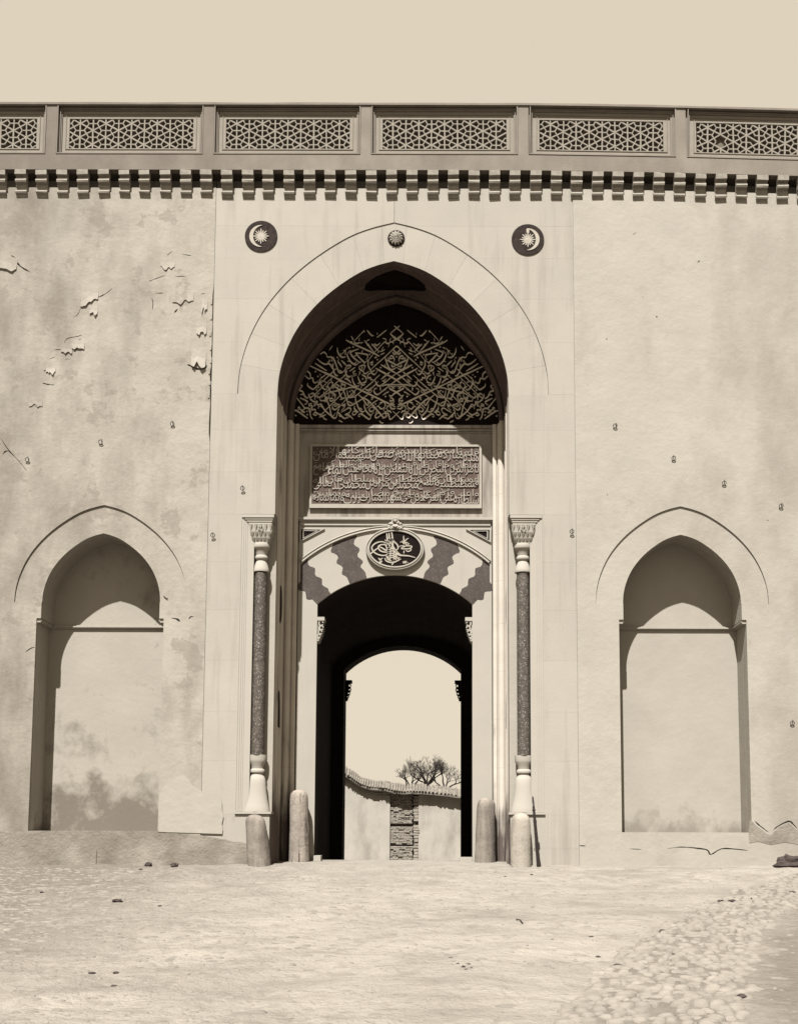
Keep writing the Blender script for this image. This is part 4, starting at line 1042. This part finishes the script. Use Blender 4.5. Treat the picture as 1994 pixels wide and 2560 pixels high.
bar([(.22, .022, .03, .028), (.24, .03, .03, .032), (.31, .03, .03, .032), (.33, .02, .03, .026)], 'lock', 'steel')
bar([(.86, .010, .010, -.006), (.93, .014, .012, -.006), (1.0, .003, .003, -.004)], 'bayonet', 'steel')
for u in (.46, .62, .78):
    bar([(u, .056, .052, .002), (u+.012, .056, .052, .002)], 'barrel_band', 'steel')
b = MB().tube([tuple(along(.205+.05*t/6, -.045*math.sin(math.pi*t/6)-.024, 0)) for t in range(7)], .006, 6).build('trigger_guard', 'steel', rif)

# ------------------------------------------------------------------ stones
def rock(name, p, sx, sy, sz, m_, seed, n=10, parent=None):
    b = MB(); rows_ = 7
    for j in range(rows_+1):
        ph = math.pi*j/rows_-math.pi/2
        for i in range(n):
            a = 2*math.pi*i/n; d = Vector((math.cos(ph)*math.cos(a), math.cos(ph)*math.sin(a), math.sin(ph)))
            k_ = 1+.55*noise.noise(d*1.5+Vector((seed*3.7, seed, 0)))+.28*noise.noise(d*3.5+Vector((seed, 0, seed)))
            b.v.append((d.x*sx*k_, d.y*sy*k_, d.z*sz*k_+sz*.45))
    for j in range(rows_):
        for i in range(n): b.f.append((j*n+i, j*n+(i+1) % n, (j+1)*n+(i+1) % n, (j+1)*n+i))
    o = b.build(name, m_, parent); o.location = p; return o
o = rock('stone', on_ground(371, 2165), .075, .07, .055, 'darkstone', 2); tag(o, 'small dark stone lying at the foot of the wall, left of the pair', 'stone', 'dark stones at the wall foot')
p = on_ground(371, 2165)
o = rock('stone', on_ground(436, 2167), .085, .07, .045, 'darkstone', 5); tag(o, 'flat dark stone at the foot of the wall under the pale plaster patch', 'stone', 'dark stones at the wall foot')
o = rock('stone', on_ground(1975, 2168), .30, .16, .16, 'darkstone', 9); tag(o, 'rough dark boulder against the wall foot at the far right', 'stone')
DUNG = 'dark dung pellet in the small cluster on the pale ground right of the middle'
cl = [(293, 2255, .09, 'flat dark clod alone on the ground below the left niche'), (352, 2175, .05, 'small dark clod just in front of the dark stones at the wall foot'), (400, 2266, .035, 'small dark clod a little right of the flat clod below the left niche'), (105, 2232, .04, 'small dark clod near the left edge in front of the wall'),
      (230, 2435, .04, 'left one of two small dark clods at the lower left'), (290, 2434, .035, 'right one of two small dark clods at the lower left'), (285, 2466, .03, 'lowest small dark clod at the lower left'),
      (1126, 2395, .022, DUNG), (1144, 2410, .02, DUNG), (1158, 2418, .026, DUNG), (1172, 2411, .022, DUNG), (1177, 2420, .018, DUNG), (1165, 2424, .02, DUNG),
      (1478, 2343, .03, 'small dark clod on the pale ground left of the rubble strip, upper of a pair'), (1493, 2393, .03, 'small dark clod on the pale ground left of the rubble strip, lower of a pair'), (1543, 2415, .045, 'dark clod on the left edge of the rubble strip, nearest the camera'), (1655, 2330, .05, 'dark clod on the left edge of the rubble strip, farthest from the camera'),
      (1850, 2495, .06, 'dark clod on the bare earth at the lower right corner'), (1830, 2255, .07, 'larger of two dark clods at the far end of the rubble strip'), (1800, 2254, .05, 'smaller of two dark clods at the far end of the rubble strip'), (1980, 2232, .06, 'dark clod at the right edge below the dark boulder'),
      (1262, 2192, .03, 'small dark clod on the ground in front of the right inner guard stone'), (1328, 2187, .03, 'small dark clod on the ground near the butt of the rifle')]
for i, (a, b_, s_, lab) in enumerate(cl):
    o = rock('clod', on_ground(a, b_), s_*.85, s_*.6, s_*.36, 'darkstone', 11+i, 10)
    tag(o, lab, 'clod', 'dark clods scattered on the ground')
# twig on the ground
a, b_, c = on_ground(1290, 2300), on_ground(1300, 2304), on_ground(1306, 2311)
tag(MB().tube([a+Vector((0, 0, .01)), b_+Vector((0, 0, .02)), c+Vector((0, 0, .012))], .008, 5).build('twig', 'bark'), 'thin curved twig lying on the ground in front of the gate', 'twig')
# broken stones of the rough strip and loose gravel: nobody could count them
base = []
for k in range(6):
    b = MB(); n_ = 6
    for j in range(5):
        ph = math.pi*j/4-math.pi/2
        for i in range(n_):
            a = 2*math.pi*i/n_; d = Vector((math.cos(ph)*math.cos(a), math.cos(ph)*math.sin(a), math.sin(ph))); k_ = 1+.45*noise.noise(d*1.4+Vector((k*5.1, k, 2)))
            b.v.append(tuple(d*k_))
    for j in range(4):
        for i in range(n_): b.f.append((j*n_+i, j*n_+(i+1) % n_, (j+1)*n_+(i+1) % n_, (j+1)*n_+i))
    base.append((b.v, b.f))
def scatter(name, pts, m_):
    b = MB()
    for x, y, s_, fl in pts:
        v, f = base[rnd.randrange(6)]; a = rnd.random()*6.28; ca, sa = math.cos(a), math.sin(a); z = gz(x, y); kx = rnd.uniform(.8, 1.5)
        b.add([(x+s_*(ca*p[0]*kx-sa*p[1]), y+s_*(sa*p[0]*kx+ca*p[1]), z+s_*fl*(p[2]-.05)) for p in v], f)
    return b.build(name, m_, kind='stuff', smooth=False)
def cobbles(name, pts, m_):
    """worn flat stones set in the earth: low irregular domes"""
    b = MB(); n_ = 9
    for x, y, s_, h, kx, rot in pts:
        ca, sa = math.cos(rot), math.sin(rot); z = gz(x, y); sd = rnd.random()*99; vs = []
        tx_, ty_ = rnd.uniform(-.06, .06), rnd.uniform(-.06, .06)
        for q_, hh in ((1.30, -2.4), (1.06, .05), (.74, .70), (.34, 1.0)):
            for i in range(n_):
                a = 2*math.pi*i/n_; r = s_*q_*(1+.45*noise.noise((math.cos(a)*1.1, math.sin(a)*1.1, sd)))
                u, v = r*math.cos(a)*kx, r*math.sin(a)
                vs.append((x+ca*u-sa*v, y+sa*u+ca*v, z+h*hh+u*tx_+v*ty_-.004))
        fs = [(j*n_+i, j*n_+(i+1) % n_, (j+1)*n_+(i+1) % n_, (j+1)*n_+i) for j in range(3) for i in range(n_)]+[tuple(3*n_+i for i in range(n_))]
        b.add(vs, fs)
    o = b.build(name, m_, kind='stuff')
    for p in o.data.polygons: p.use_smooth = True
    return o
pts = []
y = -15.5
while y < -2.4:
    x = 1.0
    while x < 10:
        xx, yy = x+rnd.uniform(-.045, .045), y+rnd.uniform(-.04, .04); d = strip(xx, yy)
        if d < 1.0+.25*noise.noise((xx*1.3, yy*1.3, 4)) and rnd.random() < .93: pts.append((xx, yy, rnd.uniform(.045, .075), rnd.uniform(.012, .032), rnd.uniform(.9, 1.5), rnd.uniform(.2, 1.4)))
        x += .125
    y += .105
cobbles('cobble_paving', pts, 'cobble')
pts = []
while len(pts) < 7500:
    y = -.7-14.8*rnd.random()**.8; x = rnd.uniform(-10, 7)
    k_ = min(1, max(.16, (1.5-x)/6))*(.25+1.4*max(0, .35+noise.noise((x*.5, y*.6, 11.0))))
    if rnd.random() < k_: pts.append((x, y, rnd.choice((.018, .024, .03, .04, .055)), rnd.uniform(.006, .018), rnd.uniform(1.0, 2.0), rnd.uniform(-.5, .5)))
cobbles('embedded_stones', pts, 'sunkstone')
pts = []
for _ in range(2600):
    y = rnd.uniform(-15.5, -.3); x = rnd.uniform(-9.5, 10.5)
    if noise.noise((x*.4, y*.4, 9)) > -.25: pts.append((x, y, rnd.choice((.006, .009, .012, .018)), rnd.uniform(.3, .6)))
scatter('gravel', pts, 'stone')

# ------------------------------------------------------------------ boundary wall beyond the passage
YW = 24.0
bw = thing('boundary_wall', 'whitewashed boundary wall with tiled coping and a bare brick pier, seen through the gate', 'wall', (0, YW, 0))
def aw(px, py, Y=YW): return at(px, py, Y)
zb = -1.2
xl0, xl1 = aw(720, 2000)[0], aw(975, 2000)[0]
topL = catmull([aw(*p) for p in ((720, 1905), (800, 1918), (861, 1940), (885, 1955), (905, 1967), (930, 1974), (955, 1976), (975, 1979))], 4)
b = MB().prism([[(xl0, zb), (xl1, zb)]+topL[::-1]], -.0, .5); b.build('wall_panel', 'farwall', bw)
xp0, xp1 = aw(976, 2000)[0], aw(1031, 2000)[0]; zpt = aw(1000, 1986)[1]
xr0, xr1 = aw(1046, 2000)[0], aw(1330, 2000)[0]
topR = [aw(*p) for p in ((1046, 1984), (1060, 1986), (1100, 1990), (1150, 1996), (1250, 2004), (1330, 2010))]
MB().prism([[(xr0, zb), (xr1, zb)]+topR[::-1]], .0, .5).build('wall_panel', 'farwall', bw)
# brick pier: courses of separate bricks in three lifts, with the dark slots between
b = MB(); bh = .066; z = zb
slots = [aw(1000, 2063)[1], aw(1000, 2113)[1]]
r_ = 0
while z < zpt-.02:
    r_ += 1
    if any(abs(z+bh/2-s_) < .05 for s_ in slots): z += bh; continue
    x = xp0-(.12 if r_ % 2 else 0)
    while x < xp1:
        w_ = .235+rnd.uniform(-.02, .02); a0 = max(x, xp0)+.006; a1 = min(x+w_, xp1+rnd.uniform(-.02, .03))-.006
        if a1-a0 > .04:
            y0 = .10+rnd.uniform(-.03, .03); b.box(a0, a1, y0, .5, z+.006, z+bh-.006+rnd.uniform(-.006, .004))
        x += w_
    z += bh
# jagged toothing stones at the right of the pier
z = zb
while z < zpt+.05:
    h = rnd.uniform(.10, .17); x = xp1+.02
    if rnd.random() < .8: b.box(x+rnd.uniform(0, .08), xr0+.0+rnd.uniform(-.03, .05), rnd.uniform(-.04, .06), .5, z+.015, z+h-.01)
    z += h
b.build('brickwork', 'brick', bw, kind='stuff')
b = MB().box(xp0-.03, xr0+.05, .36, .498, zb, zpt+.02).build('pier_core', 'brick', bw)
# stepped eave bricks at the corner
b = MB()
for k in range(4): 
    x, z = aw(955+k*8, 1990-k*5-2); b.box(x-.10, x+.35, -.05-.03*k, .3, z-.03, z+.03)
b.build('eave_brick', 'brick', bw)
# fillets under the curved eave
b = MB()
for k, d in enumerate((.0, .09, .17)):
    P = [(x, z-.03-d) for x, z in topL]; b.sweep([(0, -.001), (0, -.07+.02*k), (.05, -.07+.02*k), (.05, -.001)], P)
b.build('eave_moulding', 'farwall', bw)
# tiled coping: over and under tiles laid side by side
cop = MB()
def coping(P, y0, y1, h, back):
    P = catmull(P, 8); m_ = len(P)
    for i in range(m_-1):
        (x0_, z0_), (x1_, z1_) = P[i], P[i+1]
        j = rnd.uniform(-.03, .03); hh = h*(1+.25*noise.noise((x0_*3, 1, 0)))
        v = [(x0_, y0+j, z0_-.02), (x1_, y0+j, z1_-.02), (x1_, y0+j, z1_+.07+j*.5), (x0_, y0+j, z0_+.07+j*.5), (x0_, (y0+y1)/2, z0_+hh), (x1_, (y0+y1)/2, z1_+hh+rnd.uniform(-.02, .02)), (x0_, y1, z0_), (x1_, y1, z1_)]
        cop.add(v, [(0, 1, 2, 3), (3, 2, 5, 4), (4, 5, 7, 6), (0, 6, 7, 1), (0, 3, 4, 6), (1, 7, 5, 2)])
        if i % 2 == 0:                      # a cover tile
            xm, zm = (x0_+x1_)/2, (z0_+z1_)/2; r0 = .05
            cop.tube([(xm, y0-.03, zm+.08), (xm, (y0+y1)/2, zm+hh+.03)], r0, 6)
coping([(x, z) for x, z in topL[::4]], -.25, .75, .38, 0)
zz = lambda *p: aw(*p, Y=YW)
coping([zz(960, 1976), zz(985, 1982), zz(1010, 1985), zz(1040, 1984), zz(1070, 1986), zz(1110, 1990), zz(1150, 1995), zz(1250, 2004), zz(1330, 2010)], -.28, .7, .40, 0)
cop.build('coping', 'tile', bw)
for o in bw.children: pass

# ------------------------------------------------------------------ bare trees behind the wall
def tree(px, foot_py, top_py, Y, lean, label, seed, spread):
    rr = random.Random(seed); x, z = at(px, foot_py, Y); zt_ = at(px, top_py, Y)[1]; zg = -.5
    t_ = thing('bare_tree', label, 'tree', (x-lean*1.5, Y, zg), 'bare trees behind the boundary wall')
    br = MB(); tw = MB(); base_ = Vector((0, 0, 0)); H = zt_-zg; fork = z-zg
    trunk = MB(); top = Vector((lean*1.5, 0, fork))
    trunk.tube([(0, 0, -.3), (lean*.7, .05, fork*.5), tuple(top)], [.17, .14, .11], 8)
    trunk.build('trunk', 'bark', t_, smooth=True)
    def grow(p, d, l, r, lev):
        pts_ = [p]; q_ = p
        for k in range(3):
            d = (d+Vector((rr.uniform(-.28, .28), rr.uniform(-.28, .28), rr.uniform(-.08, .2)))).normalized(); q_ = q_+d*l/3; pts_.append(q_)
        (br if lev < 4 else tw).tube([tuple(v) for v in pts_], [r, r*.9, r*.78, r*.62], 5 if lev < 4 else 3)
        if lev >= 6: return
        n_ = (3 if lev < 4 or rr.random() < .45 else 4)
        for k in range(n_):
            nd = (d+Vector((rr.uniform(-1, 1)*.9, rr.uniform(-1, 1)*.9, rr.uniform(-.35, .6)))).normalized()
            grow(pts_[rr.choice((2, 3, 3))], nd, l*rr.uniform(.55, .78), r*.55, lev+1)
    for k in range(spread):
        a = (k/(spread-1)-.5)*1.7
        grow(top, Vector((math.sin(a)+lean*.2, rr.uniform(-.4, .4), math.cos(a)*.9)).normalized(), (H-fork)*.44*rr.uniform(.85, 1.1), .058, 1)
    br.build('branch', 'bark', t_, smooth=True); tw.build('twigs', 'twig', t_, kind='stuff')
tree(1024, 1975, 1917, 38, .25, 'small bare tree leaning left behind the brick pier', 5, 4)
tree(1068, 1962, 1892, 40, .1, 'tallest bare tree with a rounded twiggy crown behind the boundary wall', 8, 7)
tree(1112, 1975, 1908, 39, -.2, 'bare tree at the right edge of the gate opening behind the wall', 14, 4)
